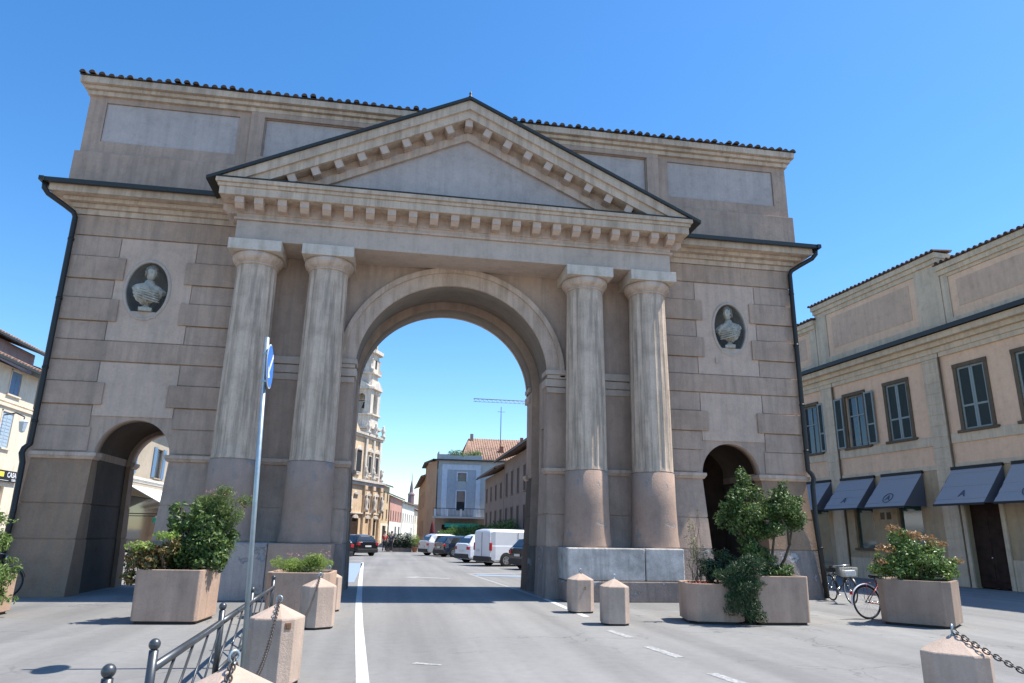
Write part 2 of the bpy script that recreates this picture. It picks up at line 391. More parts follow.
# ------------------------------------------------------------------ THE GATE
W=10.65; D=3.1; XS=8.28; RS=.91; RM=2.75; CX=-.06
gate=thing('city_gate','grey and mauve neoclassical triumphal gate with three arches and a pediment across the road','gate')
out=[(-W,3.35),(-XS-RS,3.35)]+list(reversed(arcpts(-XS,3.42,RS,.93,0,180,28)))+[(-XS+RS,3.35),(CX-RM,3.35)]
out+=list(reversed(arcpts(CX,6.08,RM,2.6,0,180,56)))+[(CX+RM,3.35),(XS-RS,3.35)]+list(reversed(arcpts(XS,3.42,RS,.93,0,180,28)))+[(XS+RS,3.35),(W,3.35),(W,10.6),(-W,10.6)]
mb=MB(); mb.prism(out,0,D); wall=mb.build('wall','wall',gate)
cut=[]
for cx,hw in ((-8.55,.53),(8.52,.51)):
    c=MB(); c.sphere((cx,0,7.93),1,32,20,(hw,.60,.80)); cut.append(c.build('cut','dark'))
c=MB(); c.prism([(CX-3.01,-.2)]+list(reversed(arcpts(CX,6.08,3.01,2.86,0,180,48)))+[(CX+3.01,-.2)],1.05,2.25); inner=c.build('cut','dark'); cut.append(inner)
c=MB(); c.box(2.5,3.1,.42,.78,3.5,4.65); cut.append(c.build('cut','dark'))
for s_ in (-1,1):
    c=MB(); c.prism([(s_*XS-RS-.12,2.9)]+list(reversed(arcpts(s_*XS,3.42,RS+.12,1.04,0,180,28)))+[(s_*XS+RS+.12,2.9)],.36,2.74); cut.append(c.build('cut','dark'))
boolean(wall,cut)
# vault soffit, passage insides and niche hollows are coloured darker through extra slots
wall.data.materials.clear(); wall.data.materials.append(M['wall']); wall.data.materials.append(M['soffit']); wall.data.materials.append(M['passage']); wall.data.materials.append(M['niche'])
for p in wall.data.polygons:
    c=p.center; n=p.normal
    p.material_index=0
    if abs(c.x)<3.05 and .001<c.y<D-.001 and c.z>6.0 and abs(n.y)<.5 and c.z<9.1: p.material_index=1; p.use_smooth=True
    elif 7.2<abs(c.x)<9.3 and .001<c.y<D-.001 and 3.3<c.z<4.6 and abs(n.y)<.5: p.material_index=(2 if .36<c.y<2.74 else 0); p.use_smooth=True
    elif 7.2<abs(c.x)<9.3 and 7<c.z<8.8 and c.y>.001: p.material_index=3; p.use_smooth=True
# lower piers, battered, in three courses
def pier(x0,x1,bx0,bx1,plinth,mat2,L,Rt):
    """L / Rt name what lies on each side: 'o' outside, 's' small passage, 'm' main passage"""
    f=lambda z:1-z/3.3
    def seg(a,za,zb,i=0):
        def e(z): return (x0-bx0*f(z)+i,x1+bx1*f(z)-i,-.02-.46*f(z)+i,D+.15*f(z)-i)
        A,B=e(za),e(zb)
        cuts=[None,.36,1.05,2.25,2.74,None]
        for k in range(5):
            def ins(t): return {'o':0,'s':.12 if 0<k<4 else 0,'m':.26 if k==2 else 0}[t]
            def q(E): return (E[0]+ins(L),E[1]-ins(Rt),E[2] if k==0 else cuts[k],E[3] if k==4 else cuts[k+1])
            a.frus(q(A),q(B),za,zb)
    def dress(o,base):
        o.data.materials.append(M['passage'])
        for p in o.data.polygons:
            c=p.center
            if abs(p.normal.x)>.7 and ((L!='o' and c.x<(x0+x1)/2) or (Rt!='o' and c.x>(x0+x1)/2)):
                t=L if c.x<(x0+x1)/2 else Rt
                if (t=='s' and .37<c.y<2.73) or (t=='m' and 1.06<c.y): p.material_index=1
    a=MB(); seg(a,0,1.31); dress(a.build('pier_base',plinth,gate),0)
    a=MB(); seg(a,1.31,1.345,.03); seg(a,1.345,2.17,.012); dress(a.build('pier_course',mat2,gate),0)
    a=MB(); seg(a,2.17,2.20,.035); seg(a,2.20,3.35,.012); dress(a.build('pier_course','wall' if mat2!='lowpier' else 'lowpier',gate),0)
    for y0,y1 in ((-.05,.34),(2.76,D+.05)):
        a=MB(); yf=y0 if y0<0 else y0; g=.06
        a.frus((x0-.03,x1+.03,y0,y1),(x0-.08,x1+.08,y0-(.05 if y0<0 else 0),y1+(.05 if y0>0 else 0)),3.29,3.36); a.box(x0-.09,x1+.09,y0-(.06 if y0<0 else 0),y1+(.06 if y0>0 else 0),3.36,3.46); a.build('impost_band','trim',gate,.015)
pier(-W,-XS-RS,.0,.08,'lowpier','lowpier','o','s')
pier(-XS+RS,CX-RM,.08,.09,'rubble','wall','s','m')
pier(CX+RM,XS-RS,.12,.08,'rubble','wall','m','s')
pier(XS+RS,W,.08,.0,'rubble','lowpier','s','o')
# dark panel added so the right hand small passage shows no light through
a=MB(); a.box(XS-RS-.05,XS+RS+.05,2.55,2.75,0,4.5); a.build('passage_back_panel','wood',gate)
# archivolts
def archring(x,z,r0,rz0,r1,rz1,y0,y1,mat,name='archivolt',n=56):
    a=MB(); I=arcpts(x,z,r0,rz0,0,180,n); O=arcpts(x,z,r1,rz1,0,180,n)
    a.prism(O+list(reversed(I)),y0,y1); return a.build(name,mat,gate)
archring(CX,6.08,2.755,2.605,3.17,3.03,-.07,.02,'trim'); archring(CX,6.08,3.13,2.99,3.27,3.15,-.13,.02,'trim','archivolt_moulding')
archring(CX-.03,6.08,2.76,2.60,3.2,3.1,D-.02,D+.1,'trim')
# inner imposts of the main arch with wall string courses between the columns
for s in (-1,1):
    a=MB()
    xa,xb=sorted((s*RM+CX,s*3.32))
    a.box(xa-.0,xb,-.06,.02,5.62,5.78); a.box(xa,xb,-.09,.02,5.80,6.02); a.box(xa,xb,-.13,.02,6.03,6.14); a.box(xa,xb,-.17,.02,6.145,6.28)
    xi,xo=sorted((s*(RM-.05)+CX,s*(RM+.1)+CX))
    a.box(xi+.0,xo,-.08,.5,5.80,6.02); a.box(min(xi,xi-.0),xo,-.15,.5,6.145,6.28); (a.box(xi,xo,2.5,D+.15,5.80,6.02), a.box(xi,xo,2.5,D+.15,6.145,6.28)) if s>0 else None
    a.build('arch_impost','frieze',gate,.012)
    a=MB()
    xa,xb=sorted((s*3.33,s*6.2))
    a.box(xa,xb,-.04,.01,5.62,5.80); a.box(xa,xb,-.06,.01,5.82,6.04); a.box(xa,xb,-.10,.01,6.06,6.27); a.build('string_course','frieze',gate,.01)
    a=MB(); xa,xb=sorted((s*(RM+.02),s*2.9)); a.box(xa,xb,.40,.80,3.45,3.5); a.build('slot_sill','trim',gate)
# rustication
zs=[3.49,4.13,4.69,5.30,5.87,6.43,6.96,7.60,8.14,8.80,9.40,10.0]
for s in (-1,1):
    mp=MB(); mq=MB(); gap=.011
    for i in range(len(zs)-1):
        z0,z1=zs[i]+gap,zs[i+1]-gap
        kind='P' if i in (2,6,8) else ('F' if i in (4,10) else 'n')
        def bx(a,b,m,y): 
            xa,xb=sorted((s*a,s*b)); m.box(xa,xb,-y,.0,z0,z1)
        if i==0:
            bx(W+.035,9.36,mq,.035); bx(7.20,6.2,mq,.035); continue
        if kind=='P': bx(W+.09,9.20,mp,.085); bx(7.62,6.2,mp,.085)
        elif kind=='F': bx(W+.06,6.2,mp,.06)
        else: bx(W+.035,9.42,mq,.035); bx(7.40,6.2,mq,.035)
        # side return blocks
    mp.build('quoin','block',gate,.012); mq.build('flat_quoin','wall',gate,.008)
    a=MB(); xa,xb=sorted((s*9.40,s*7.42))
    for (z0,z1) in ((4.42,5.85),(6.45,9.38)):
        a.box(xa,xb,-.028,.0,z0,z1)
    fo=a.build('field_panel','field',gate)
    c=MB(); c.sphere((s*8.535,0,7.93),1,32,20,(.60,.3,.84)); boolean(fo,[c.build('cut','dark')]); fo.data.materials.clear(); fo.data.materials.append(M['field'])
    # niche frame
    cx=-8.55 if s<0 else 8.52; hw=.53 if s<0 else .51
    a=MB(); I=[(cx+hw*math.cos(t),7.93+.80*math.sin(t)) for t in [2*PI*k/48 for k in range(48)]]
    rs=[]
    for fr,yy in ((1.0,.03),(1.0,-.045),(1.03,-.06),(1.10,-.06),(1.14,-.04),(1.16,0.0)):
        rs.append([(cx+(hw+(fr-1)*.62)*math.cos(2*PI*k/56),yy,7.93+(.80+(fr-1)*.62)*math.sin(2*PI*k/56)) for k in range(56)])
    a.rings(rs,True,False,True); a.build('niche_frame','frieze',gate)
    a=MB(); a.box(cx-.33,cx+.33,-.05,.30,7.13,7.30); a.build('niche_sill','frieze',gate,.01)
# pedestals
for s in (-1,1):
    xa,xb=sorted((s*2.95,s*6.1))
    a=MB()
    if s<0:
        a.box(xa,-4.45,-1.41,-.1,0,1.325); a.build('pedestal','plinthm',gate,.03)
        a=MB(); a.box(-4.44,xb,-1.40,-.1,0,1.32); a.build('pedestal','drum',gate,.03)
    else:
        a.box(xa,5.02,-1.41,-.1,.52,1.325); a.box(5.04,xb,-1.41,-.1,.52,1.33); a.build('pedestal','plinthw',gate,.03)
        a=MB(); a.box(xa-.03,xb+.03,-1.43,-.1,0,.51); a.build('pedestal','rubble',gate,.03)
# columns
def column(cx):
    cy=-.60
    root=thing('column','','x'); del root['label']; del root['category']; root.parent=gate; root.location=(cx,cy,0)
    a=MB(); a.lathe([(.66,1.32),(.655,1.38),(.625,1.7),(.605,2.4),(.595,3.31),(.56,3.34)],n=48); a.build('drum','drum',root)
    a=MB()
    def fl(r,z,t):
        ph=(t*20/(2*PI))%1; q=abs(ph-.5)*2
        d=.026*min(1,max(0,(z-3.36)/.08),1)*(1 if z<8.35 else max(0,(8.45-z)/.10))
        return r-d*math.sqrt(max(0,1-q*q))
    pr=[(.575,3.34),(.575,3.37),(.574,3.46)]+[(.574-.048*((z-3.46)/5.0)**1.4,z) for z in [3.46+.3*k for k in range(1,17)]]+[(.527,8.40),(.526,8.50),(.526,8.54)]
    a.lathe(pr,n=200,mod=fl); a.build('shaft','shaft',root)
    a=MB(); a.lathe([(.52,8.53),(.555,8.535),(.565,8.555),(.555,8.58),(.535,8.59),(.535,8.60),(.585,8.625),(.635,8.67),(.668,8.74),(.675,8.80),(.655,8.85),(.63,8.87)],n=56); a.build('echinus','trim',root)
    a=MB(); a.box(-.69,.69,-.69,.6,8.865,9.165); a.build('abacus','white stone',root,.012)
    return root
for cx in (-5.61,-3.69,3.69,5.61): column(cx)
# entablature of the middle
a=MB(); a.box(-6.17,6.17,-1.18,.05,9.17,9.735); a.build('architrave','frieze',gate,.012)
a=MB(); a.box(-6.24,6.24,-1.25,.05,9.737,9.80); a.box(-6.19,6.19,-1.20,.05,9.80,9.93); a.build('frieze_band','trim',gate,.01)
a=MB(); a.box(-6.20,6.20,-1.21,.05,9.93,10.24); a.build('modillion_band','trim',gate)
a=MB()
a.box(-6.60,6.60,-1.68,.05,10.24,10.46); a.box(-6.64,6.64,-1.72,.05,10.462,10.56); a.box(-6.70,6.70,-1.78,.05,10.562,10.68)
a.build('cornice','trim2',gate,.012)
def modillion(x,y0,y1,z0,z1,par=gate):
    w=.115
    b=MB(); b.box(-w,w,y0,y1,z0+.10,z1); b.frus((-w,w,y0+.16,y1),(-w-.0,w,y0+.02,y1),z0,z0+.10); return b
mm=modillion(0,-1.60,-1.20,9.96,10.235).build('modillion','trim',gate); mm.location.x=-6.08
xsx=[-5.58]+[-4.97+.585*k for k in range(18)]+[5.58,6.08]
for x in xsx:
    c=mm.copy(); COL.objects.link(c); c.location.x=x; c.parent=gate
for s in (-1,1):   # return modillions on the ends
    for y in (-.95,-.40):
        c=mm.copy(); COL.objects.link(c); c.parent=gate; c.rotation_euler.z=R(90)*s; c.location=(s*4.995,y,0); c.location.x=s*(6.2-1.20)
# pediment
SL=3.27/6.85
def chev(off0,off1,xend,y0,y1,mat,name,bev=0,zb=10.70):
    # band between vertical offsets below roof line apex 13.93
    top=lambda x:13.93-off0-SL*abs(x); bot=lambda x:13.93-off1-SL*abs(x)
    for s in (-1,1):
        xe=xend
        poly=[(0,top(0)),(s*xe,top(xe))]
        if bot(xe)<zb:
            xc=(13.93-off1-zb)/SL
            if top(xe)>zb: poly+= [(s*xe,zb)]
            poly+=[(s*xc,zb),(0,bot(0))]
        else: poly+=[(s*xe,bot(xe)),(0,bot(0))]
        b=MB(); b.prism(poly,y0,y1); b.build(name,mat,gate,bev)
XE=(13.93-.06-10.70)/SL
chev(.06,.34,XE,-1.74,.3,'trim2','raking_cornice'); chev(.34,.60,XE-.3,-1.66,.3,'trim2','raking_cornice')
chev(.85,1.10,5.5,-1.27,.3,'trim','raking_bed_moulding'); chev(.60,.86,5.5,-1.21,.3,'trim','raking_bed_moulding')
chev(-.03,.06,6.93,-1.82,.32,'flash','roof_flashing',0,10.55)
a=MB(); a.box(-6.72,6.72,-1.80,-1.2,10.682,10.71); a.build('roof_flashing','flash',gate)
a=MB(); a.prism([(-6.3,10.69),(6.3,10.69),(0,13.6)],-1.16,.29); a.build('tympanum','panel',gate)
a=MB(); a.lathe([(.06,13.9),(.07,14.0),(.03,14.05),(.045,14.12),(.0,14.22)],(0,-1.7),12); a.build('finial','flash',gate)
# raking modillions
rmb=MB(); rmb.box(-.11,.11,-1.60,-1.2,-.24,0); rm0=rmb.build('raking_modillion','trim',gate); first=True
for k in range(9):
    x=.605*k
    for s in ((1,) if k==0 else (-1,1)):
        c=rm0 if first else rm0.copy()
        if not first: COL.objects.link(c)
        first=False; c.parent=gate
        c.location=(s*x,0,13.93-.605-SL*x); 
        # sheared to follow the slope: keep upright sides by small rotation
        c.rotation_euler=(0,(math.atan(SL) if s>0 else -math.atan(SL)) if k else 0,0)
# wing cornices (rings round the whole block)
def ring(z0,z1,p,mat,name,x=W,bev=.01):
    b=MB(); b.box(-x-p,x+p,-p,D+p,z0,z1); return b.build(name,mat,gate,bev)
ring(10.0,10.16,.10,'trim2','wing_cornice'); ring(10.163,10.30,.18,'trim2','wing_cornice'); ring(10.303,10.42,.34,'trim2','wing_cornice'); ring(10.423,10.64,.60,'trim2','wing_cornice'); 
for s in (-1,1):
    xa,xb=sorted((s*6.72,s*(W+.72)))
    a=MB(); a.box(xa,xb,-.72,.6,10.643,10.675)
    a.box(xa,xb,-.76,-.66,10.60,10.72)
    xo,xi=s*(W+.80),s*(W+.68); xo,xi=min(xo,xi),max(xo,xi)
    a.box(xo,xi,-.80,D+.8,10.60,10.718); a.box(min(s*9,s*(W+.72)),max(s*9,s*(W+.72)),.6,D+.72,10.642,10.673)
    a.build('gutter','flash',gate)
    X=s
    path=[(X*(W+.70),-.62,10.62),(X*(W+.70),-.60,10.45),(X*(W+.62),-.52,10.33),(X*(W+.26),-.30,10.12),(X*(W+.05),-.20,9.98),(X*(W+.0),-.17,9.85),(X*(W+.0),-.16,3.9),(X*(W+.0),-.16,3.62),(X*(W+.10),-.19,3.5),(X*(W+.12),-.22,3.38),(X*(W+.05),-.24,3.15),(X*(W+.0),-.32,2.0),(X*(W-.02),-.55,.05)]
    a=MB(); a.tube(path,.07,12); 
    dp=a.build('downpipe','pipe',gate)
    a=MB()
    for zz,yy in ((9.2,-.13),(7.5,-.13),(5.6,-.13),(4.2,-.13),(1.4,-.39)): a.tube([(X*(W+.0),yy-.03,zz-.03),(X*(W+.0),yy-.03,zz+.03)],.082,12)
    a.build('pipe_clip','pipe',dp)
# attic
a=MB(); a.box(-11.2,11.2,.20,D-.2,10.68,12.09); a.build('attic_plinth','attic',gate,.01)
holes=[(-10.62,-6.85,12.50,13.78),(-6.07,-.8,12.50,13.78),(.8,6.07,12.50,13.78),(6.85,10.62,12.50,13.78)]
a=MB()
a.b.verts.ensure_lookup_table()
def flipy(m,fn):  # wallholes builds toward +y front; here the front faces -y
    fn()
def wh(m,x0,x1,z0,z1,hl,y,depth):
    wallholes(m,x0,x1,z0,z1,hl,y,-depth)
wh(a,-11.1,11.1,12.09,14.0,holes,.30,.06)
a.box(-11.1,11.1,.37,D-.3,12.09,14.0)
a.face([(-11.1,.30,12.09),(-11.1,.37,12.09),(-11.1,.37,14),(-11.1,.30,14)]); a.face([(11.1,.30,12.09),(11.1,.37,12.09),(11.1,.37,14),(11.1,.30,14)])
a.build('attic_wall','attic',gate)
for h in holes:
    a=MB(); a.box(h[0]+.01,h[1]-.01,.345,.372,h[2]+.01,h[3]-.01); a.build('attic_panel','panel',gate)
a=MB(); a.box(-6.5,6.5,.215,.30,12.09,12.48); a.box(-6.5,-6.1,.215,.30,12.481,13.80); a.box(6.1,6.5,.215,.30,12.481,13.80); a.box(-6.5,6.5,.215,.30,13.801,13.96); a.build('attic_break','attic',gate,.006)
a=MB(); a.box(-11.16,11.16,.20,D-.2,13.96,14.10); a.box(-11.24,11.24,.10,D-.1,14.103,14.22); a.box(-11.33,11.33,-.02,D+.02,14.223,14.43); a.build('attic_cornice','trim2',gate,.012)
a=MB()
def tilerun(m,x0,x1,y0,y1,z0,z1,r=.088,sp=.262,seg=6):
    n=int((x1-x0)/sp)
    for i in range(n+1):
        x=x0+i*sp; dz=rnd.uniform(-.02,.02)-.03*math.sin(x*.9+1)**2; dy=rnd.uniform(-.06,.05); r_=r; 
        A=[];B=[]
        for k in range(seg+1):
            t=PI*k/seg; A.append((x+r*math.cos(t),y0+dy,z0+dz+r*1.1*math.sin(t))); B.append((x+r*.9*math.cos(t),y1,z1+r*1.1*math.sin(t)))
        for k in range(seg): m.face([A[k],A[k+1],B[k+1],B[k]],True)
        m.face(A)
    m.hexa([(x0-.1,y0+.06,z0-.02),(x1+.1,y0+.06,z0-.02),(x1+.1,y1,z1-.02),(x0-.1,y1,z1-.02),(x0-.1,y0+.06,z0+.02),(x1+.1,y0+.06,z0+.02),(x1+.1,y1,z1+.02),(x0-.1,y1,z1+.02)])
tilerun(a,-11.25,11.3,-.10,D/2,14.46,14.78); tilerun(a,-11.25,11.3,D+.1,D/2+.01,14.46,14.78)
a.build('roof_tiles','tile',gate)

# ------------------------------------------------------------------ busts
def bust(label,loc,rz,turn,lean,name='bust'):
    root=thing(name,label,'bust',loc,rz,None)
    a=MB(); a.box(-.16,.16,-.13,.13,0,.10); a.frus((-.12,.12,-.10,.10),(-.07,.07,-.06,.06),.10,.16); a.lathe([(.07,.16),(.055,.21),(.075,.26),(.10,.28)],n=20); a.build('socle','marble',root)
    a=MB(); n=64; rs=[]
    ct,st=math.cos(turn),math.sin(turn)
    prof=[(.20,.05,.05,.05),(.24,.13,.09,.07),(.29,.20,.14,.09),(.35,.25,.18,.11),(.43,.29,.20,.13),(.52,.325,.205,.14),(.60,.35,.20,.14),(.67,.365,.19,.14),(.73,.36,.175,.14),(.78,.32,.155,.13),(.825,.24,.14,.12),(.86,.165,.125,.11),(.90,.125,.115,.10),(.96,.11,.11,.095)]
    for z,w,df,db in prof:
        r=[]
        for k in range(n):
            t=2*PI*k/n; c_,s_=math.cos(t),math.sin(t)
            d=df if s_<0 else db
            fold=0
            if z<.84:
                amp=min(1,(.88-z)*6)
                fold=(.036*math.sin(9*t+z*16*lean)+.022*math.sin(17*t-z*24*lean))*amp
            zz=z+(.16*max(0,c_*lean)**2*max(0,(.62-z)/.4)) if z<.62 else z-.05*max(0,abs(c_)-.6)
            x=(w+fold)*(abs(c_)**.85)*(1 if c_>0 else -1); y=(d+fold)*s_
            if c_*lean>0 and z<.7: x*=1.18
            a2=R(14)*lean
            r.append((x*math.cos(a2)-y*math.sin(a2),x*math.sin(a2)+y*math.cos(a2),zz))
        rs.append(r)
    # head rings with face relief, turned about the vertical
    for i in range(19):
        a_=-PI/2+PI*(i+.9)/19.2; z=1.17+.235*math.sin(a_); q=math.cos(a_)
        r=[]
        for k in range(n):
            t=2*PI*k/n; c_,s_=math.cos(t),math.sin(t)
            x=.128*q*c_*(1 if a_>-.2 else .84); y=.165*q*s_
            front=max(0,-s_)**3
            zz=(z-1.17)*.88
            if front>0:
                g=lambda u,c,w: math.exp(-((u-c)/w)**2)
                ang=math.atan2(c_,-s_)
                y-= .062*g(ang,0,.17)*g(zz,-.015,.042)          # nose
                y-= .022*g(zz,.052,.016)*g(ang,0,.6)              # brow
                y+= .050*g(zz,.018,.026)*(g(ang,.33,.16)+g(ang,-.33,.16)) # eye sockets
                y+= .010*g(zz,-.055,.010)*g(ang,0,.4); y-= .014*g(zz,-.075,.014)*g(ang,0,.25)            # lips
                y-= .018*g(zz,-.13,.03)*g(ang,0,.35)              # chin
            if False:   # hair curls
                h_=1.10+.085*math.sin(9*t+z*48)*math.sin(z*60+t*3); x*=h_; y*=h_
            X=x*ct-y*st; Y=x*st+y*ct
            if abs(c_)>.96 and abs(zz+.01)<.035: X*=1.10   # ears
            r.append((X+.02*lean,Y-.03,z))
        rs.append(r)
    a.rings(rs,True,True,True); 
    o=a.build('figure','marble',root)
    a=MB(); rr=random.Random(3)
    for i in range(150):      # short curls over crown, temples and nape
        u=rr.uniform(0,2*PI); v=rr.uniform(-.35,1.0)
        q=math.sqrt(max(0,1-v*v)); fx,fy=math.cos(u)*q,math.sin(u)*q
        if fy<-.25 and v<.52: continue
        X=.132*fx; Y=.168*fy; z=1.17+.238*v
        x2=X*ct-Y*st+.02*lean; y2=X*st+Y*ct-.03
        a.sphere((x2,y2,z),rr.uniform(.026,.042),7,5)
    a.build('hair','marbled',root)
    a=MB()
    for k,(w0,sg) in enumerate(((.0,.03),(.07,.035),(.14,.03),(.21,.032),(.28,.026))):   # mantle falling from one shoulder across the chest
        pts=[]
        for i in range(9):
            t=i/8; ang=math.pi*(1.02-.90*t) if lean>0 else math.pi*(-.02+.90*t)
            z=.80-w0*.7-.36*math.sin(t*PI*.55)*(.6+w0); rx=.30+.05*math.sin(t*PI)+w0*.12; ry=.17+.035*math.sin(t*PI)
            pts.append((rx*math.cos(ang),-ry*abs(math.sin(ang))-.01,max(.30,z)))
        a.tube(pts,[sg*.6]+[sg]*7+[sg*.5],8)
    a.build('mantle_fold','marble',root)
    return root
b1=bust('draped marble bust in the left oval niche, above the open small arch',(-8.52,-.02,7.305),R(12),R(28),1)
b2=bust('marble bust in the right oval niche, nearest the building with slate awnings',(8.50,.0,7.305),R(-18),R(-30),-1)
b1.scale=(1.02,1.02,.93); b2.scale=(.95,.95,.95)

# ------------------------------------------------------------------ small alert box under right niche
a=MB(); a.box(7.98,8.06,-.06,-.025,6.80,7.0); tag(a.build('wall_lamp_box','trim',None),'small weathered metal box fixed to the wall below the right niche','box')

exec_parts=[]
# ================================================================== RIGHT BUILDING
def facade_window(root,x0,x1,z0,z1,shut='closed',frame='winframe',sh='shutter',lv='louvre',sill=True,fw=.13,glass='glass',depth=.16,open_w=.6):
    f=MB()
    f.box(x0-.02,x0+fw,-.02,.05,z0,z1); f.box(x1-fw,x1+.02,-.02,.05,z0,z1); f.box(x0-.02,x1+.02,-.02,.07,z1-fw,z1+.02)
    win=f.build('window',frame,root)
    ix0,ix1,iz0,iz1=x0+fw,x1-fw,z0+.02,z1-fw
    if sill:
        a=MB(); a.box(x0-.14,x1+.14,-.02,.13,z0-.09,z0+.02); a.build('sill',frame,win,.01)
    a=MB(); a.box(ix0,ix1,-depth,-depth+.02,iz0,iz1); a.build('pane',glass,win)
    if shut=='none' or shut=='open':
        a=MB(); xm=(ix0+ix1)/2
        for p in (ix0,xm-.03,ix1-.06): a.box(p,p+.06,-depth+.01,-depth+.06,iz0,iz1)
        for q in (iz0,iz0+(iz1-iz0)*.6,iz1-.06): a.box(ix0,ix1,-depth+.012,-depth+.055,q,q+.06)
        a.build('casement',sh,win)
    def leaf(xa,xb,y,nm='shutter'):
        st=.075
        a=MB(); h=iz1-iz0; zm=iz0+h*.36
        a.box(xa,xa+st,y,y+.045,iz0,iz1); a.box(xb-st,xb,y,y+.045,iz0,iz1)
        for q in (iz0,zm,iz1-st): a.box(xa+st,xb-st,y+.002,y+.043,q,q+st)
        sh_=a.build(nm,sh,win)
        a=MB()
        zz=iz0+st+.01
        while zz<iz1-st-.03:
            if not (zm-.02<zz<zm+st): a.hexa([(xa+st,y+.004,zz+.028),(xb-st,y+.004,zz+.028),(xb-st,y+.034,zz),(xa+st,y+.034,zz),(xa+st,y+.004,zz+.038),(xb-st,y+.004,zz+.038),(xb-st,y+.034,zz+.010),(xa+st,y+.034,zz+.010)])
            zz+=.05
        a.box(xa+st,xb-st,y+.0,y+.004,iz0+st,iz1-st)
        a.build('louvres',lv,sh_)
    if shut=='closed':
        xm=(ix0+ix1)/2; leaf(ix0+.01,xm-.005,-.05); leaf(xm+.005,ix1-.01,-.05)
    if shut=='open':
        leaf(x0-open_w,x0-.03,.075); leaf(x1+.03,x1+open_w,.075)
    if shut=='half':
        leaf(x0-open_w,x0-.03,.075)
    return win

RB=thing('shop_building','long peach building with grey-green pilasters, shuttered windows and slate blue awnings on the right','building',(20.26,4.34,0),R(95.42))
S0,S1=-9.0,15.0
up=[(-3.95,-2.47),(-1.42,.06),(2.36,3.79),(4.95,6.38),(8.20,9.60),(11.0,12.4),(-7.6,-6.1)]
uph=[(a_+.13,b_-.13,5.86,8.32) for a_,b_ in up]
gr_=[(5.25,6.45,1.32,3.75),(2.55,3.85,1.32,3.75),(-1.05,.42,.0,3.7),(-3.95,-2.2,.9,3.75),(8.2,9.5,.3,3.75),(-7.5,-5.9,.9,3.75)]
a=MB(); wallholes(a,S0,S1,4.42,9.1,uph,0,.20); a.box(S0,S1,-10,-.22,4.42,10.0); a.face([(S0,0,4.42),(S0,-.22,4.42),(S0,-.22,9.1),(S0,0,9.1)]); a.face([(S1,0,4.42),(S1,-.22,4.42),(S1,-.22,9.1),(S1,0,9.1)]); a.build('upper_wall','peach',RB)
a=MB(); wallholes(a,S0,S1,0,4.42,gr_,.04,.24); a.box(S0,S1,-10,-.6,0,4.42); a.face([(S0,.04,0),(S0,-.6,0),(S0,-.6,4.42),(S0,.04,4.42)]); a.face([(S1,.04,0),(S1,-.6,0),(S1,-.6,4.42),(S1,.04,4.42)]); a.face([(S0,.04,4.42),(S1,.04,4.42),(S1,-.2,4.42),(S0,-.2,4.42)]);a.build('ground_floor_wall','beigeg',RB)
a=MB(); a.box(S0,S1,0,.06,4.43,4.62); a.box(S0,S1,0,.055,5.40,5.78); a.box(S0,S1,0,.09,8.93,9.12); a.build('string_course','sage',RB,.008)
a=MB(); a.box(S0,S1,0,.14,9.12,9.35); a.box(S0,S1,0,.28,9.352,9.55); a.box(S0,S1,0,.50,9.552,9.80); a.build('cornice','sage',RB,.01)
a=MB(); a.box(S0,S1,-.05,.62,9.80,9.86); a.box(S0,S1,.52,.66,9.80,9.98); a.build('gutter','flash',RB)
for p0,p1 in ((.69,1.47),(7.05,7.83),(-5.65,-4.87)):
    a=MB(); z=.0
    while z<8.9:
        z1=min(z+.44,8.92); a.box(p0,p1,.0,.10,z+.012,z1-.012); z=z1
    a.box(p0+.01,p1-.01,0,.085,0,8.92); a.build('pilaster','sage',RB,.006)
    a=MB(); a.tube([(p0-.07,.07,9.7),(p0-.07,.07,.05)],.03,8); a.build('downpipe','winframe',RB)
a=MB(); a.box(-4.8,-1.22,.04,.085,0,1.05); a.box(1.5,7.0,.04,.06,.0,.9); a.build('plinth','sage',RB,.01)
for i,(a0,b0) in enumerate(up):
    if i in (0,1,2,6): facade_window(RB,a0,b0,5.84,8.45,'closed')
    elif i==3: facade_window(RB,a0,b0,5.84,8.40,'open',open_w=.56)
    elif i==4: facade_window(RB,a0,b0,5.84,8.40,'open',open_w=.42)
    else: facade_window(RB,a0,b0,5.84,8.40,'closed')
for h in (gr_[0],gr_[1],gr_[3],gr_[4],gr_[5]):
    f=MB(); f.box(h[0],h[0]+.07,-.16,-.08,h[2],h[3]); f.box(h[1]-.07,h[1],-.16,-.08,h[2],h[3]); f.box(h[0]-.08,h[1]+.08,.0,.13,h[2]-.10,h[2]); w=f.build('shop_window','winframe',RB)
    a=MB(); a.box(h[0]+.07,h[1]-.07,-.14,-.12,h[2],h[3]); a.build('pane','gglass',w)
    a=MB(); a.box(h[0],h[1],-.59,-.58,h[2],h[3]); a.build('blind_or_backing','dark',w)  # dark sheet behind the pane, standing in for the unlit shop interior
h=gr_[2]; a=MB(); a.box(h[0],h[1],-.20,-.14,.05,h[3]); 
for k in range(4):
    for q in range(2):
        xa=h[0]+.1+q*.68; a.box(xa,xa+.56,-.145,-.12,.25+k*.85,.25+k*.85+.68)
dr=a.build('door','wood',RB,.01); a=MB(); a.sphere((h[0]+.78,-.10,1.1),.035); a.build('handle','chrome',dr)
a=MB(); a.box(h[0]-.16,h[0],.04,.13,0,h[3]+.15); a.box(h[1],h[1]+.16,.04,.13,0,h[3]+.15); a.build('door_surround','sage',RB,.01)
a=MB()
for q in (4.35,4.72): a.box(q-.12,q+.12,.04,.055,2.55,2.85)
a.build('wall_vent','winframe',RB)
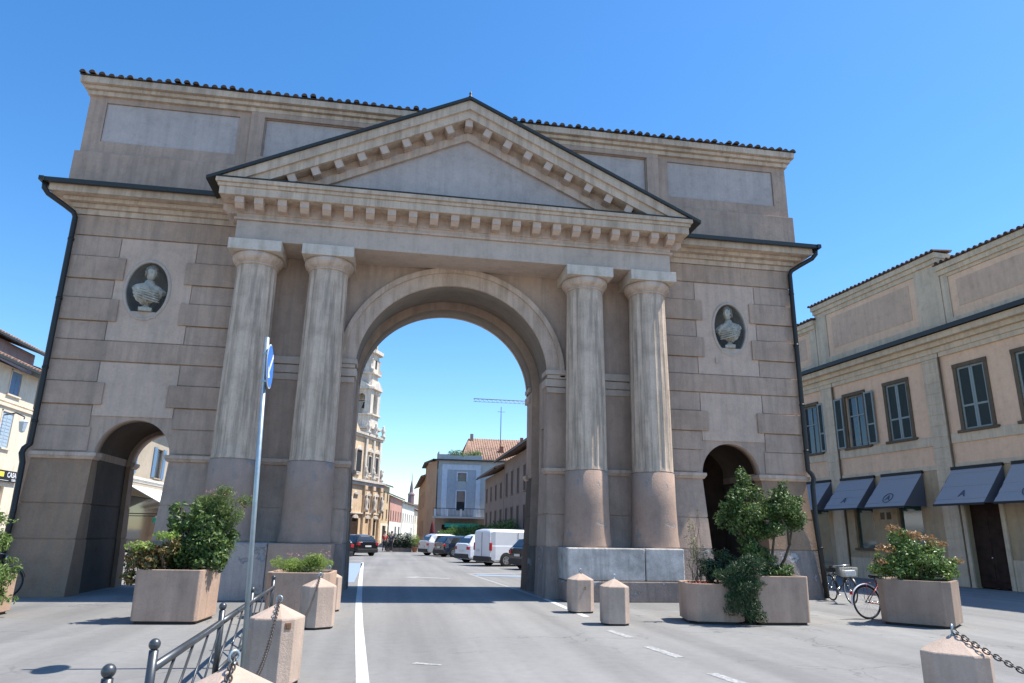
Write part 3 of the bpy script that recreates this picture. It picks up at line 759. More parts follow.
# awnings
def awning(s0,s1,letters=None):
    yt,yb,zt,zb=.10,1.22,4.38,3.02
    f=MB(); n=8
    for i in range(n):
        t0,t1=i/n,(i+1)/n; sag=lambda t:-.02*math.sin(PI*t)
        f.face([(s0,yt+(yb-yt)*t0,zt+(zb-zt)*t0+sag(t0)),(s1,yt+(yb-yt)*t0,zt+(zb-zt)*t0+sag(t0)),(s1,yt+(yb-yt)*t1,zt+(zb-zt)*t1+sag(t1)),(s0,yt+(yb-yt)*t1,zt+(zb-zt)*t1+sag(t1))])
    aw=f.build('awning','awning',RB); sm=aw.modifiers.new('s','SOLIDIFY'); sm.thickness=.012
    g_=MB()
    for s in (s0,s1): g_.prism([(yt,zt-.01),(yb,zb+.0),(yt,zb)],s-.006,s+.006,'x')
    g_.build('side_panel','awndark',aw)
    h_=MB(); h_.box(s0-.02,s1+.02,yb-.02,yb+.015,zb-.07,zb+.01); h_.box(s0-.02,s1+.02,yt-.08,yt+.05,zt-.02,zt+.10); h_.build('rail','iron',aw)
    return aw
def text_obj(name,txt,size,mat,parent,mat4,ext=.002,bold=0):
    c=bpy.data.curves.new(name,'FONT'); c.body=txt; c.size=size; c.extrude=ext; c.align_x='CENTER'; c.align_y='CENTER'; c.offset=bold; c.resolution_u=3
    o=bpy.data.objects.new(name,c); COL.objects.link(o); dg=bpy.context.evaluated_depsgraph_get(); dg.update()
    me=bpy.data.meshes.new_from_object(o.evaluated_get(dg)); bpy.data.objects.remove(o)
    me.materials.clear(); me.materials.append(M[mat]); me.transform(mat4)
    o=bpy.data.objects.new(name,me); COL.objects.link(o); o.parent=parent; return o
slope=Vector((0,1.12,-1.36)).normalized()
for k,(s0,s1) in enumerate(((-4.15,-1.85),(-1.45,.74),(2.20,4.42),(4.88,7.02),(7.7,9.9),(10.6,12.6))):
    aw=awning(s0,s1)
    # printed monogram on the slope; x axis of text runs toward -s (left to right for a viewer in the street)
    xa=Vector((-1,0,0)); ya=-slope; za=xa.cross(ya)
    if za.y<0: za=-za
    cen=Vector(((s0+s1)/2,.10,4.38))+slope*(1.30)+za*.015
    m4=Matrix(((xa.x,ya.x,za.x,cen.x),(xa.y,ya.y,za.y,cen.y),(xa.z,ya.z,za.z,cen.z),(0,0,0,1)))
    text_obj('printed_letter','A',.42 if k%2 else .36,'logo',aw,m4,.001,.012)
    if k in (0,2): 
        b_=MB(); pts=[cen+xa*(.24*math.cos(t))+ya*(.24*math.sin(t))+za*.002 for t in [2*PI*q/24 for q in range(24)]]
        b_.tube(pts,.016,6,closed=True); b_.build('printed_ring','logo',aw)
# roof parapet
def parapet(s0,s1,zt,panel):
    a=MB(); holes=[panel] if panel else []
    wallholes(a,s0,s1,9.98,zt-.45,holes,.06,.05); a.box(s0,s1,-.5,.0,9.9,zt-.45)
    a.face([(s0,.06,9.98),(s0,0,9.98),(s0,0,zt-.45),(s0,.06,zt-.45)]); a.face([(s1,.06,9.98),(s1,0,9.98),(s1,0,zt-.45),(s1,.06,zt-.45)])
    pr=a.build('parapet','sage',RB)
    if panel:
        a=MB(); a.box(panel[0]+.01,panel[1]-.01,.0,.02,panel[2]+.01,panel[3]-.01); a.build('parapet_panel','peach',pr)
        a=MB(); a.box(panel[0]+.35,panel[1]-.35,.02,.035,panel[2]+.38,panel[3]-.25); a.build('parapet_panel','parapanel',pr)
    a=MB(); a.box(s0-.04,s1+.04,-.6,.14,zt-.45,zt-.25); a.box(s0-.08,s1+.08,-.65,.22,zt-.25,zt-.02); a.build('coping','sage',pr,.01)
    a=MB()
    b=MB(); x=s0-.06
    while x<s1+.1:
        A=[];B=[]
        dz=rnd.uniform(-.01,.01)
        for k in range(7):
            t=PI*k/6; A.append((x+.09*math.cos(t),.32,zt+.0+.10*math.sin(t)+dz)); B.append((x+.085*math.cos(t),-.7,zt+.10+.10*math.sin(t)))
        for k in range(6): b.face([A[k],A[k+1],B[k+1],B[k]],True)
        b.face(A); x+=.262
    b.hexa([(s0-.1,.26,zt-.02),(s1+.1,.26,zt-.02),(s1+.1,-.7,zt+.08),(s0-.1,-.7,zt+.08),(s0-.1,.26,zt+.02),(s1+.1,.26,zt+.02),(s1+.1,-.7,zt+.11),(s0-.1,-.7,zt+.11)])
    b.build('coping_tiles','tile',pr)
parapet(-9.0,-.02,12.68,(-8.5,-.35,10.35,12.1)); parapet(.02,7.75,13.30,(1.3,6.95,10.45,12.65)); parapet(7.8,15.0,12.62,(8.3,14.5,10.35,12.1))
# antenna on the roof
an=thing('tv_antenna','thin metal tv antenna on the roof above the peach building','antenna',(0,0,0))
an.location=(22.3,-.6,12.9)
a=MB(); a.tube([(0,0,-2.9),(0,0,2.4)],.025,8); a.build('mast','iron',an)
a=MB(); a.tube([(-1.5,0,2.1),(.4,0,2.1)],.014,6)
for k in range(6): a.tube([(-1.4+.3*k,-.3,2.1),(-1.4+.3*k,.3,2.1)],.008,5)
a.tube([(-.9,0,1.1),(.4,0,1.1)],.016,6); 
for k in range(5): a.tube([(-.8+.22*k,-.05,1.0),(-.8+.22*k,.05,1.3)],.02,5)
a.build('dipole','iron',an)

# ================================================================== generic far buildings
def house(name,label,loc,rz,L,H,dep,wallm,wins,cat='building',roof='rtile',pitch=2.0,over=.5,ground=None,gz=3.2,sh='darkwood',lv='darkwood',group=None,style='closed',frame=None,ridge=True,doors=()):
    r=thing(name,label,cat,loc,rz,group)
    hs=[(w[0],w[1],w[2],w[3]) for w in wins]
    a=MB(); wallholes(a,0,L,gz if ground else 0,H,hs+list(doors),0,.15)
    if ground:
        g=MB(); wallholes(g,0,L,0,gz,list(doors),.02,.3); g.box(0,L,-dep,-.4,0,gz); g.build('ground_floor_wall',ground,r)
        a.face([(0,0,gz),(L,0,gz),(L,-.3,gz),(0,-.3,gz)])
    a.box(0,L,-dep,-.16,gz if ground else 0,H)
    for x in (0,L): a.face([(x,0,gz if ground else 0),(x,-.16,gz if ground else 0),(x,-.16,H),(x,0,H)])
    w_=a.build('wall',wallm,r)
    for w in wins:
        st=w[4] if len(w)>4 else style
        x0,x1,z0,z1=w[:4]
        f=MB(); fw=.07
        f.box(x0,x0+fw,-.1,.03,z0,z1); f.box(x1-fw,x1,-.1,.03,z0,z1); f.box(x0,x1,-.1,.03,z1-fw,z1); f.box(x0-.08,x1+.08,-.1,.09,z0-.07,z0)
        wi=f.build('window',frame or wallm,r)
        b=MB(); b.box(x0+fw,x1-fw,-.13,-.12,z0,z1); b.build('pane','glass',wi)
        if st=='closed':
            for q in (0,1):
                b=MB(); xa=x0+fw+q*((x1-x0)/2-fw); xb=xa+(x1-x0)/2-fw-.01; b.box(xa+.005,xb,-.06,-.02,z0+.01,z1-fw); 
                for k in range(int((z1-z0)/.16)-1): b.box(xa+.05,xb-.05,-.02,-.008,z0+.1+.16*k,z0+.18+.16*k)
                b.build('shutter',sh,wi)
        elif st=='open':
            for q in (-1,1):
                hw=(x1-x0)/2
                xa=(x0-hw if q<0 else x1+.02); b=MB(); b.box(xa,xa+hw-.02,.03,.07,z0,z1)
                for k in range(int((z1-z0)/.16)-1): b.box(xa+.05,xa+hw-.07,.07,.082,z0+.1+.16*k,z0+.18+.16*k)
                b.build('shutter',sh,wi)
    for d in doors:
        b=MB(); b.box(d[0],d[1],-.36,-.32,d[2],d[3]); b.build('shop_front','glass',r)
    # pitched roof, eaves on the facade
    if roof:
        a=MB(); hh=H; md=-dep/2
        A=(-.3,over,hh-.05); 
        a.hexa([(-.3,over,hh),(L+.3,over,hh),(L+.3,md,hh+pitch),(-.3,md,hh+pitch),(-.3,over,hh+.14),(L+.3,over,hh+.14),(L+.3,md,hh+pitch+.14),(-.3,md,hh+pitch+.14)])
        a.hexa([(-.3,-dep-over,hh),(L+.3,-dep-over,hh),(L+.3,md-.01,hh+pitch),(-.3,md-.01,hh+pitch),(-.3,-dep-over,hh+.14),(L+.3,-dep-over,hh+.14),(L+.3,md-.01,hh+pitch+.14),(-.3,md-.01,hh+pitch+.14)])
        x=-.28
        while x<L+.3:
            a.tube([(x,over+.02,hh+.13),(x,md,hh+pitch+.13)],.07,6,True); x+=.30
        ro=a.build('roof',roof,r)
        g=MB(); g.box(-.3,L+.3,over-.02,over+.12,hh-.06,hh+.06); g.build('gutter','flash',ro)
        g=MB()
        for x in (.0,L): g.face([(x,-.0,hh-.02),(x,-dep,hh-.02),(x,md,hh+pitch)])
        g.build('gable',wallm,r)
    return r
def face_dir(p0,p1):
    """facade from p0 to p1, viewer on the +y local side"""
    return math.atan2(p1[1]-p0[1],p1[0]-p0[0])
# left, near: cream building (facade faces +X): local x runs so that local +y = +X -> rz=-90deg, x runs toward -Y
def LX(Y): return 19.4-Y      # local x for world Y on the left row
LB=house('cream_building','sunlit cream building with blue shutters and a black shop sign at the far left',(-20,19.4,0),R(-90),16,9.0,7,'cream',
  [(LX(17.85),LX(16.75),7.72,8.92,'closed'),(LX(17.8),LX(16.65),5.2,6.95,'closed'),(LX(13.4),LX(12.2),7.6,8.9,'closed'),(LX(13.4),LX(12.2),5.2,6.95,'closed')],sh='blueshut',pitch=1.6,over=.6,gz=3.6,doors=[(1.2,6.0,0,3.45)])
for w in LB.children:
    if w.name.startswith('window'):
        zc=sum(v.co.z for v in w.data.vertices)/len(w.data.vertices)
        if zc<7: 
            for s_ in w.children:
                if s_.name.startswith('shutter'): s_.data.materials.clear(); s_.data.materials.append(M['paleshut'])
a=MB(); a.box(-.02,16,0,.08,7.10,7.25); a.box(-.02,16,0,.05,7.32,7.38); a.build('string_course','cream',LB,.01)
sg=thing('shop_sign','black shop sign with yellow and white lettering on the cream building','sign',(-19.93,17.6,3.66),R(90))
a=MB(); a.box(-3.2,1.5,-.06,.0,0,.52); a.build('board','signblack',sg)
def tm(x,y,z,ux=(1,0,0),uy=(0,0,1),uz=(0,-1,0)): return Matrix(((ux[0],uy[0],uz[0],x),(ux[1],uy[1],uz[1],y),(ux[2],uy[2],uz[2],z),(0,0,0,1)))
text_obj('lettering','CASA',.34,'signwhite',sg,tm(.82,-.065,.32),.003,.006)
a=MB(); a.box(-.75,.10,-.07,-.06,.22,.45); a.build('emblem','signyellow',sg)
text_obj('lettering','CASA',.15,'signwhite',sg,tm(1.05,-.065,.10),.003,.004)
a=MB(); a.box(-.9,.6,-.066,-.06,.055,.075); a.build('underline','signwhite',sg)
ml=thing('wall_lantern','iron wall lantern on a bracket on the cream building','lamp',(-20,16.9,6.4),0)
a=MB(); a.tube([(0,0,.3),(.5,0,.42),(.9,0,.25),(.9,0,.1)],.03,8); a.build('bracket','iron',ml)
a=MB(); a.lathe([(.05,.12),(.22,0),(.20,-.03),(.13,-.45),(.05,-.5)],(.9,0),6,False); a.build('lantern','paleshut',ml)
# taller house behind it
LC=house('tall_house','taller house with a faded purple wall and tiled roof rising behind the cream building',(-24.3,27.5,0),R(-90),20,12.0,7,'mauve2',[],pitch=1.4,over=.6)
# further left row, seen through the small left arch
LD=house('beige_building','beige building with bright blue shutters seen through the small left arch',(-20,62,0),R(-90),34,9.6,10,'tan',
  [(62-40.9,62-39.4,5.45,7.75,'open'),(62-47,62-45.5,5.45,7.75,'open'),(62-34.5,62-33,5.45,7.75,'open'),(62-53,62-51.5,5.45,7.75,'open')],sh='blueshut',pitch=1.8,over=.7,gz=4.9,ground='tan',doors=[(16,30,0,3.9)])
a=MB(); a.box(0,34,0,.16,5.05,5.22); a.box(0,34,0,.07,4.86,5.04); a.build('string_course','whiteh',LD,.01)
# white shop awning + green parasol there
wa=thing('white_awning','broad white shop awning on the beige building seen through the small left arch','awning',(-20,39.5,0),R(-90))
a=MB(); a.hexa([(-5,0.02,4.55),(5,.02,4.55),(5,2.6,3.2),(-5,2.6,3.2),(-5,.02,4.60),(5,.02,4.60),(5,2.6,3.25),(-5,2.6,3.25)]); a.build('canopy','whitecloth',wa)
a=MB(); a.box(-5,5,2.58,2.62,2.55,3.22); a.build('valance','whitecloth',wa)
a=MB(); a.box(-4.9,-4.85,0,2.55,2.6,2.66); a.box(4.85,4.9,0,2.55,2.6,2.66); a.build('arm','iron',wa)
ps=thing('parasol','taupe cafe parasol with a green valance beyond the small left arch','parasol',(-15.6,33.0,0),0)
a=MB(); a.tube([(0,0,0),(0,0,3.0)],.03,8); a.build('pole','iron',ps)
a=MB(); n=8
a.lathe([(.03,3.05),(1.0,2.75),(2.0,2.35),(1.98,2.33),(.98,2.72),(.03,3.0)],n=8,smooth=False,cap=False); a.build('canopy','taupe cloth',ps)
a=MB(); a.lathe([(2.02,2.36),(2.05,2.0),(2.03,2.0),(1.99,2.34)],n=8,smooth=False,cap=False); a.build('valance','green cloth',ps)
a=MB(); a.lathe([(.35,0),(.35,.06),(.06,.10)],n=16); a.build('base','iron',ps)

# ================================================================== church and bell tower
ch=thing('church','baroque church with a warm sunlit stucco facade left of the road beyond the gate','church',(-3.45,93.5,0),math.atan2(-9.3,-4.0))
# local x from far corner toward the near side; local +y should face +X/-Y
def check(o):  # local +y dir
    return (o.rotation_euler.z)
L=30
a=MB(); a.box(0,L,-12,0,0,8.3)
a.build('wall','church',ch)
a=MB(); a.box(-.15,L,-12,.35,8.3,8.75); a.box(-.3,L,-12,.6,8.752,9.1); a.box(-.1,L,-12,.3,4.2,4.4); a.build('cornice','churchw',ch,.03)
a=MB()
for x in (.5,3.2,6.0,11.2,14,16.8,20,24,28): a.box(x-.35,x+.35,0,.35,.6,8.3); a.box(x-.5,x+.5,0,.45,0,.6); a.box(x-.45,x+.45,0,.42,7.7,8.3)
a.build('pilaster','church',ch,.03)
a=MB(); a.box(.8,L-.8,-11,-.2,9.1,15.3); a.build('upper_wall','church',ch)
a=MB(); a.box(.5,L-.5,-11,.1,15.3,15.6); a.box(.3,L-.3,-11,.35,15.602,15.95); a.build('upper_cornice','churchw',ch,.03)
a=MB()
for x in (1.3,3.6,6.2,11.0,13.6,16.2,20,24,28): a.box(x-.3,x+.3,-.2,.12,9.1,15.3)
a.build('upper_pilaster','churchw',ch,.03)
a=MB(); gp=[(8,15.95),(22,15.95),(20.5,17.2),(19.2,17.8),(18,19.2),(15,20.6),(12,19.2),(10.8,17.8),(9.5,17.2)]
a.prism(gp,-1.2,-.2); a.build('gable','church',ch)
for x,z,hw,hh in ((2.4,10.3,.45,2.4),(4.9,10.3,.45,2.4),(8.6,10.2,.8,3.0),(12.3,10.3,.45,2.4),(2.0,5.0,.4,1.6),(4.6,5.0,.4,1.6),(2.0,1.2,.4,2.2)):
    a=MB(); a.box(x-hw-.15,x+hw+.15,-.25,.10,z-.15,z+hh+.15); w=a.build('window','churchw',ch); a=MB(); a.box(x-hw,x+hw,.08,.12,z,z+hh); a.build('pane','dark',w)
a=MB()
for x,z in ((.6,9.2),(3.4,9.2),(6.1,9.2),(.9,15.95),(3.6,15.95),(6.2,15.95),(.6,4.4),(3.2,4.4)):
    a.lathe([(.35,z),(.42,z+.3),(.18,z+.5),(.30,z+.9),(.34,z+1.2),(.16,z+1.5),(.2,z+1.75),(.02,z+2.0)],(x,.15),12)
a.build('statue_ornament','churchw',ch)
a=MB()
for x in (2.4,4.9,8.6,12.3):
    a.prism([(x-.75,13.3),(x+.75,13.3),(x+.6,13.55),(x,13.95),(x-.6,13.55)],-.1,.28); a.box(x-.7,x+.7,-.1,.22,9.7,9.95)
for x in (1.85,4.6,8.6):
    a.prism(arcpts(x,6.9,.7,.45,0,180,8),0,.3); a.prism(arcpts(x,3.6,.75,.5,0,180,8),0,.34)
a.build('window_hood','churchw',ch)
a=MB()
for x in (.5,3.2,6.0,11.2,14,16.8): a.lathe([(.28,4.5),(.36,5.0),(.20,5.2),(.32,5.9),(.28,6.4),(.14,6.6),(.2,6.9),(.02,7.1)],(x,.5),10)
a.build('niche_statue','churchw',ch)
a=MB(); a.box(7.4,9.8,.0,.1,0,4.0); a.build('door','wood',ch)
tw=thing('bell_tower','tall baroque bell tower with open belfry rising behind the church','tower',(-7.2,100.5,0),R(-23))
def tbox(h,z0,z1,mat,name,ch_=.0):
    a=MB(); c=h*.28; a.prism([(-h+c,-h),(h-c,-h),(h,-h+c),(h,h-c),(h-c,h),(-h+c,h),(-h,h-c),(-h,-h+c)],z0,z1,'z'); return a.build(name,mat,tw,.03)
tbox(2.1,0,18.2,'churchw','shaft'); tbox(2.5,18.2,18.6,'churchw','cornice'); tbox(1.95,18.6,20.5,'churchw','parapet'); tbox(2.3,20.5,20.75,'churchw','cornice')
# belfry: corner piers with openings
a=MB()
for sx in (-1,1):
    for sy in (-1,1): a.box(sx*1.35-.55,sx*1.35+.55,sy*1.35-.55,sy*1.35+.55,20.75,24.9)
a.build('belfry_pier','churchw',tw,.05)
a=MB()
for ang in range(4):
    M4=Matrix.Rotation(R(90*ang),4,'Z')
    pts=[(-.82,24.9)]+[(-.82,23.4)]+list(reversed(arcpts(0,23.4,.82,.9,0,180,10)))[1:]+[(.82,24.9)]
    A=[M4@Vector((x,-1.8,z)) for x,z in pts]; B=[M4@Vector((x,-1.3,z)) for x,z in pts]
    v1=[a.v(p) for p in A]; v2=[a.v(p) for p in B]; a.b.faces.new(v1); a.b.faces.new(v2)
    for i in range(len(v1)): a.b.faces.new([v1[i],v1[(i+1)%len(v1)],v2[(i+1)%len(v1)],v2[i]])
a.build('belfry_arch','churchw',tw)
a=MB(); a.lathe([(.55,22.0),(.5,22.3),(.34,22.7),(.28,23.0),(.05,23.15)],n=16); a.tube([(-1.5,0,23.3),(1.5,0,23.3)],.06,6); a.build('bell','iron',tw)
tbox(2.35,24.9,25.3,'churchw','cornice'); 
a=MB()
for ang in range(4):
    M4=Matrix.Rotation(R(90*ang),4,'Z'); v=[M4@Vector(p) for p in ((-1.7,-2.3,25.3),(1.7,-2.3,25.3),(0,-2.3,26.5),(-1.7,-1.2,25.3),(1.7,-1.2,25.3),(0,-1.2,26.5))]
    V=[a.v(p) for p in v]
    for f in ((0,1,2),(3,5,4),(0,2,5,3),(1,4,5,2),(0,3,4,1)): a.b.faces.new([V[i] for i in f])
a.build('pediment','churchw',tw)
tbox(1.55,25.3,31.2,'churchw','upper_stage'); tbox(2.0,27.6,27.9,'churchw','cornice')
a=MB()
for ang in range(4):
    M4=Matrix.Rotation(R(90*ang+45),4,'Z')
    pts=[(1.7,27.9),(2.5,27.9),(2.6,28.4),(2.2,28.8),(2.1,29.6),(2.4,30.1),(1.7,30.6)]
    A=[M4@Vector((x,-.18,z)) for x,z in pts]; B=[M4@Vector((x,.18,z)) for x,z in pts]; v1=[a.v(p) for p in A]; v2=[a.v(p) for p in B]; a.b.faces.new(v1); a.b.faces.new(v2)
    for i in range(len(v1)): a.b.faces.new([v1[i],v1[(i+1)%len(v1)],v2[(i+1)%len(v1)],v2[i]])
a.build('volute','churchw',tw)
a=MB()
for ang in (0,1,2,3):
    M4=Matrix.Rotation(R(90*ang),4,'Z'); a.hexa([M4@Vector(p) for p in ((-.3,-1.58,28.7),(.3,-1.58,28.7),(.3,-1.5,28.7),(-.3,-1.5,28.7),(-.3,-1.58,30.2),(.3,-1.58,30.2),(.3,-1.5,30.2),(-.3,-1.5,30.2))])
a.build('tower_window','dark',tw)
tbox(2.15,31.2,31.8,'churchw','cornice')
a=MB(); a.lathe([(1.2,31.8),(1.2,33.4)],n=8,smooth=False)
a.build('lantern','dark',tw)
a=MB()
for k in range(8):
    t=2*PI*(k+.5)/8; a.box(1.3*math.cos(t)-.16,1.3*math.cos(t)+.16,1.3*math.sin(t)-.16,1.3*math.sin(t)+.16,31.8,33.4)
a.build('lantern_column','churchw',tw)
a=MB(); a.lathe([(1.6,33.4),(1.7,33.6),(1.3,34.1),(1.25,34.6),(.8,35.3),(.2,35.8),(.1,36.6),(.0,37.2)],n=16); a.build('dome','flash',tw)

# ================================================================== houses down the street (left side, sunlit)
def row(name,label,p0,p1,H,mat,nw,floors,**k):
    # p0 near, p1 far ; viewer to the right/south -> local x from far to near gives +y toward the street
    rz=math.atan2(p0[1]-p1[1],p0[0]-p1[0]); L=math.dist(p0,p1)
    wins=[]
    for f in range(floors):
        for i in range(nw):
            x=L*(i+.5)/nw; z=3.9+f*2.9
            if z+1.7<H: wins.append((x-.5,x+.5,z,z+1.7))
    return house(name,label,(p1[0],p1[1],0),rz,L,H,9,mat,wins,group='houses lining the street beyond the church',**k)
row('row_house','ochre row house with dark shutters standing next to the church',(-4.6,97),(-2.2,108),9.4,'ochre',4,2,ground='cream',doors=[(1.5,4,0,2.8),(6.5,9,0,2.8)],pitch=1.5)
row('row_house','salmon pink row house with dark shutters, white at street level, between ochre and white ones',(-2.0,108.3),(.3,125),8.0,'pinkh',5,1,ground='whiteh',doors=[(2,4,0,2.8),(7,9,0,2.8)],pitch=1.8,gz=3.6)
row('row_house','white row house with a shallow tiled roof beyond the salmon one',(.4,125.4),(3.5,148),7.6,'whiteh',6,1,doors=[(4,6,0,2.8)],pitch=1.8)
row('row_house','cream row house at the bend, the farthest of the sunlit row',(3.6,148.4),(7.8,180),6.8,'cream',7,1,doors=[(4,6,0,2.8)],pitch=1.8)
row('row_house','low grey row house closing the end of the street',(8,180.5),(22,196),7.6,'greyg',5,1,pitch=1.8)
c=thing('chimney_stack','broad red brick chimney stack above the ochre and pink house roofs','chimney',(-4.6,106.5,9.2),R(-10)); a=MB(); a.box(-.9,.9,-.7,.7,0,2.6); a.build('stack','brick',c); a=MB(); a.box(-1.05,1.05,-.85,.85,2.6,2.85); a.build('cap','rtile',c)
sp=thing('church_spire','thin dark distant spire above the street roofs','spire',(4.0,205,0)); a=MB(); a.lathe([(1.0,0),(1.0,13),(1.15,13.3),(.6,14),(.5,15.5),(.15,17.5),(.04,20)],n=8,smooth=False); a.build('spire','mauve2',sp)

house('side_street_house','orange brown house with a tiled roof rising behind the left flank of the grey building',(2.7,76.5,0),R(90),26,8.9,8,'orangeh',[(3,4,5.2,7.2),(8,9,5.2,7.2),(13,14,5.2,7.2),(18,19,5.2,7.2),(3,4,1.4,3.4),(8,9,1.4,3.4),(13,14,1.4,3.4)],pitch=1.7,over=.7)
# blue grey building closing the square
BG=thing('grey_villa','pale blue grey building with a balcony and planted roof terrace beyond the parked cars','building',(11.6,66,0),R(180))
def bx(z): return 11.6-z
win=[(bx(7.05),bx(6.0),7.75,8.75),(bx(6.95),bx(5.95),4.35,6.6)]
a=MB(); wallholes(a,0,8.1,3.4,10.2,win,0,.2); a.box(0,8.1,-9,-.21,3.4,10.2); a.face([(0,0,3.4),(0,-.21,3.4),(0,-.21,10.2),(0,0,10.2)]); a.face([(8.1,0,3.4),(8.1,-.21,3.4),(8.1,-.21,10.2),(8.1,0,10.2)]); a.build('wall','greyg',BG)
a=MB(); a.box(bx(8.75),bx(8.2),0,.08,3.4,9.75); a.box(bx(4.75),bx(4.1),0,.08,3.4,9.75); a.box(bx(8.2),bx(4.75),0,.08,9.1,9.75); a.build('front_band','whitet',BG,.01)
a=MB(); a.box(bx(8.18),bx(7.1),0,.04,3.4,9.08); a.box(bx(5.9),bx(4.77),0,.04,3.4,9.08); a.build('front_field','blueg',BG)
for w in win:
    f=MB(); f.box(w[0]-.14,w[0],-.1,.09,w[2],w[3]+.14); f.box(w[1],w[1]+.14,-.1,.09,w[2],w[3]+.14); f.box(w[0],w[1],-.1,.09,w[3],w[3]+.14); wi=f.build('window','whitet',BG)
    b=MB(); b.box(w[0],w[1],-.15,-.13,w[2],w[3]); b.build('pane','glass',wi)
    b=MB(); b.box(w[0],w[1],-.10,-.08,w[2]+(w[3]-w[2])*.45,w[3]); b.build('blind_or_backing','brownh',wi)
# chamfered left flank going back
a=MB(); a.prism([(8.1,0),(8.95,-4.5),(8.95,-12),(8.1,-9)],0,10.2,'z'); a.build('side_wall','orangeh',BG)
a=MB(); wallholes(a,0,8.1,0,3.4,[(.5,3.2,0,2.7),(3.9,7.3,0,2.7)],.0,.5); a.box(0,8.1,-9,-.6,0,3.4); a.build('ground_floor_wall','brownh',BG)
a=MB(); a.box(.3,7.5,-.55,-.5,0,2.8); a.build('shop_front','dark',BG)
a=MB(); a.box(-.1,8.7,-1,.5,10.2,10.32); a.prism([(8.1,-.2),(8.6,.45),(9.5,-4.6),(9.5,-12),(8.9,-12),(8.9,-4)],10.2,10.34,'z'); a.build('eaves','flash',BG)
a=MB(); a.box(2.6,8.0,-3.2,-3.1,10.32,11.3); a.box(2.6,8.0,-.5,-.45,10.32,10.9); a.box(7.9,8.0,-3.2,-.4,10.32,11.3); a.build('terrace_wall','greyg',BG)
a=MB(); a.box(1.9,8.4,0,1.3,3.42,3.62); 
bal=a.build('balcony','greyg',BG)
a=MB(); x=1.95
while x<8.4:
    a.box(x,x+.03,1.22,1.26,3.62,4.5); x+=.16
a.box(1.9,8.4,1.2,1.28,4.5,4.56); a.build('railing','iron',bal)
a=MB()
for x in (2.0,3.6,5.2,6.8,8.2): a.box(x-.12,x+.12,1.1,1.3,3.6,4.45)
a.build('balcony_post','whitet',bal)
a=MB(); a.box(3.0,7.0,.05,.9,2.75,2.85); a.box(3.0,7.0,.88,.92,2.4,2.85); a.build('green_awning','green cloth',BG)
a=MB(); a.tube([(8.05,.08,10.1),(8.05,.08,3.5)],.06,6); a.build('downpipe','flash',BG)
# terrace plants
def leaves(mb,centers,n,size,asp=.5,droop=0,up=.4,r=None,flat=0):
    """scatter n leaf faces round the ellipsoid centres [(c,(rx,ry,rz))], denser toward the shell"""
    r=r or rnd
    vol=[c[1][0]*c[1][1]*c[1][2] for c in centers]; tot=sum(vol)
    for (c,rad),v in zip(centers,vol):
        for _ in range(int(n*v/tot)):
            d=Vector((r.gauss(0,1),r.gauss(0,1),r.gauss(0,1))).normalized(); q=r.random()**.45
            p=Vector(c)+Vector((d.x*rad[0]*q,d.y*rad[1]*q,d.z*rad[2]*q))
            nrm=(d*.55+Vector((r.gauss(0,.62),r.gauss(0,.62),r.gauss(0,.62)+up))).normalized()
            a_=nrm.orthogonal().normalized(); a_=Matrix.Rotation(r.uniform(0,2*PI),3,nrm)@a_
            if droop: a_=(a_+Vector((0,0,-droop))).normalized(); nrm=(nrm-a_*nrm.dot(a_)).normalized()
            b_=nrm.cross(a_); s=size*r.uniform(.6,1.35); w=s*asp
            mb.face([p-a_*s*.5,p-a_*s*.05+b_*w*.5+nrm*s*.06,p+a_*s*.5,p-a_*s*.05-b_*w*.5+nrm*s*.06])
a=MB(); a.recalc=False; leaves(a,[((x,-.9+rnd.uniform(-.3,.3),11.0+rnd.uniform(-.1,.25)),(.7,.5,.45)) for x in (3.2,4.0,4.9,5.6,6.3)],1500,.16); a.build('terrace_plants','leafHedge',BG,label='green planting along the roof terrace')
# tiled roof house behind
RH=thing('hipped_house','house with a broad terracotta roof rising behind the blue grey building','building',(18.5,72,0),R(180))
a=MB(); a.box(0,11.2,-9,0,0,10.9); a.build('wall','greyg',RH)
a=MB(); a.hexa([(-.4,.5,10.9),(11.6,.5,10.9),(10.3,-4.5,14.2),(-.4,-4.5,14.2),(-.4,.5,11.05),(11.6,.5,11.05),(10.3,-4.5,14.35),(-.4,-4.5,14.35)]); a.hexa([(-.4,-9.5,10.9),(11.6,-9.5,10.9),(10.3,-4.52,14.2),(-.4,-4.52,14.2),(-.4,-9.5,11.05),(11.6,-9.5,11.05),(10.3,-4.52,14.35),(-.4,-4.52,14.35)])
x=-.3
while x<11.4:
    a.tube([(x,.52,11.05),(min(x,10.2+.0),-4.5,14.35)],.07,6); x+=.32
ro=a.build('roof','rtile',RH)
a=MB(); a.box(9.7,10.1,-4.2,-3.8,12.5,14.9); a.build('chimney','brownh',RH)
a=MB(); a.box(2.8,3.2,-3.9,-3.5,13,14.6); a.build('chimney','brick',RH)
a=MB(); a.box(5.9,6.4,-1.6,-1.1,11.6,13.0); a.build('chimney','brick',RH)
mt=thing('roof_mast','thin aerial mast on the terracotta roof','antenna',(12.3,74,13.0)); a=MB(); a.tube([(0,0,0),(0,0,5.5)],.05,6); a.build('mast','iron',mt); a=MB(); a.tube([(-.5,0,4.8),(.5,0,4.8)],.025,5); a.build('crossarm','iron',mt)
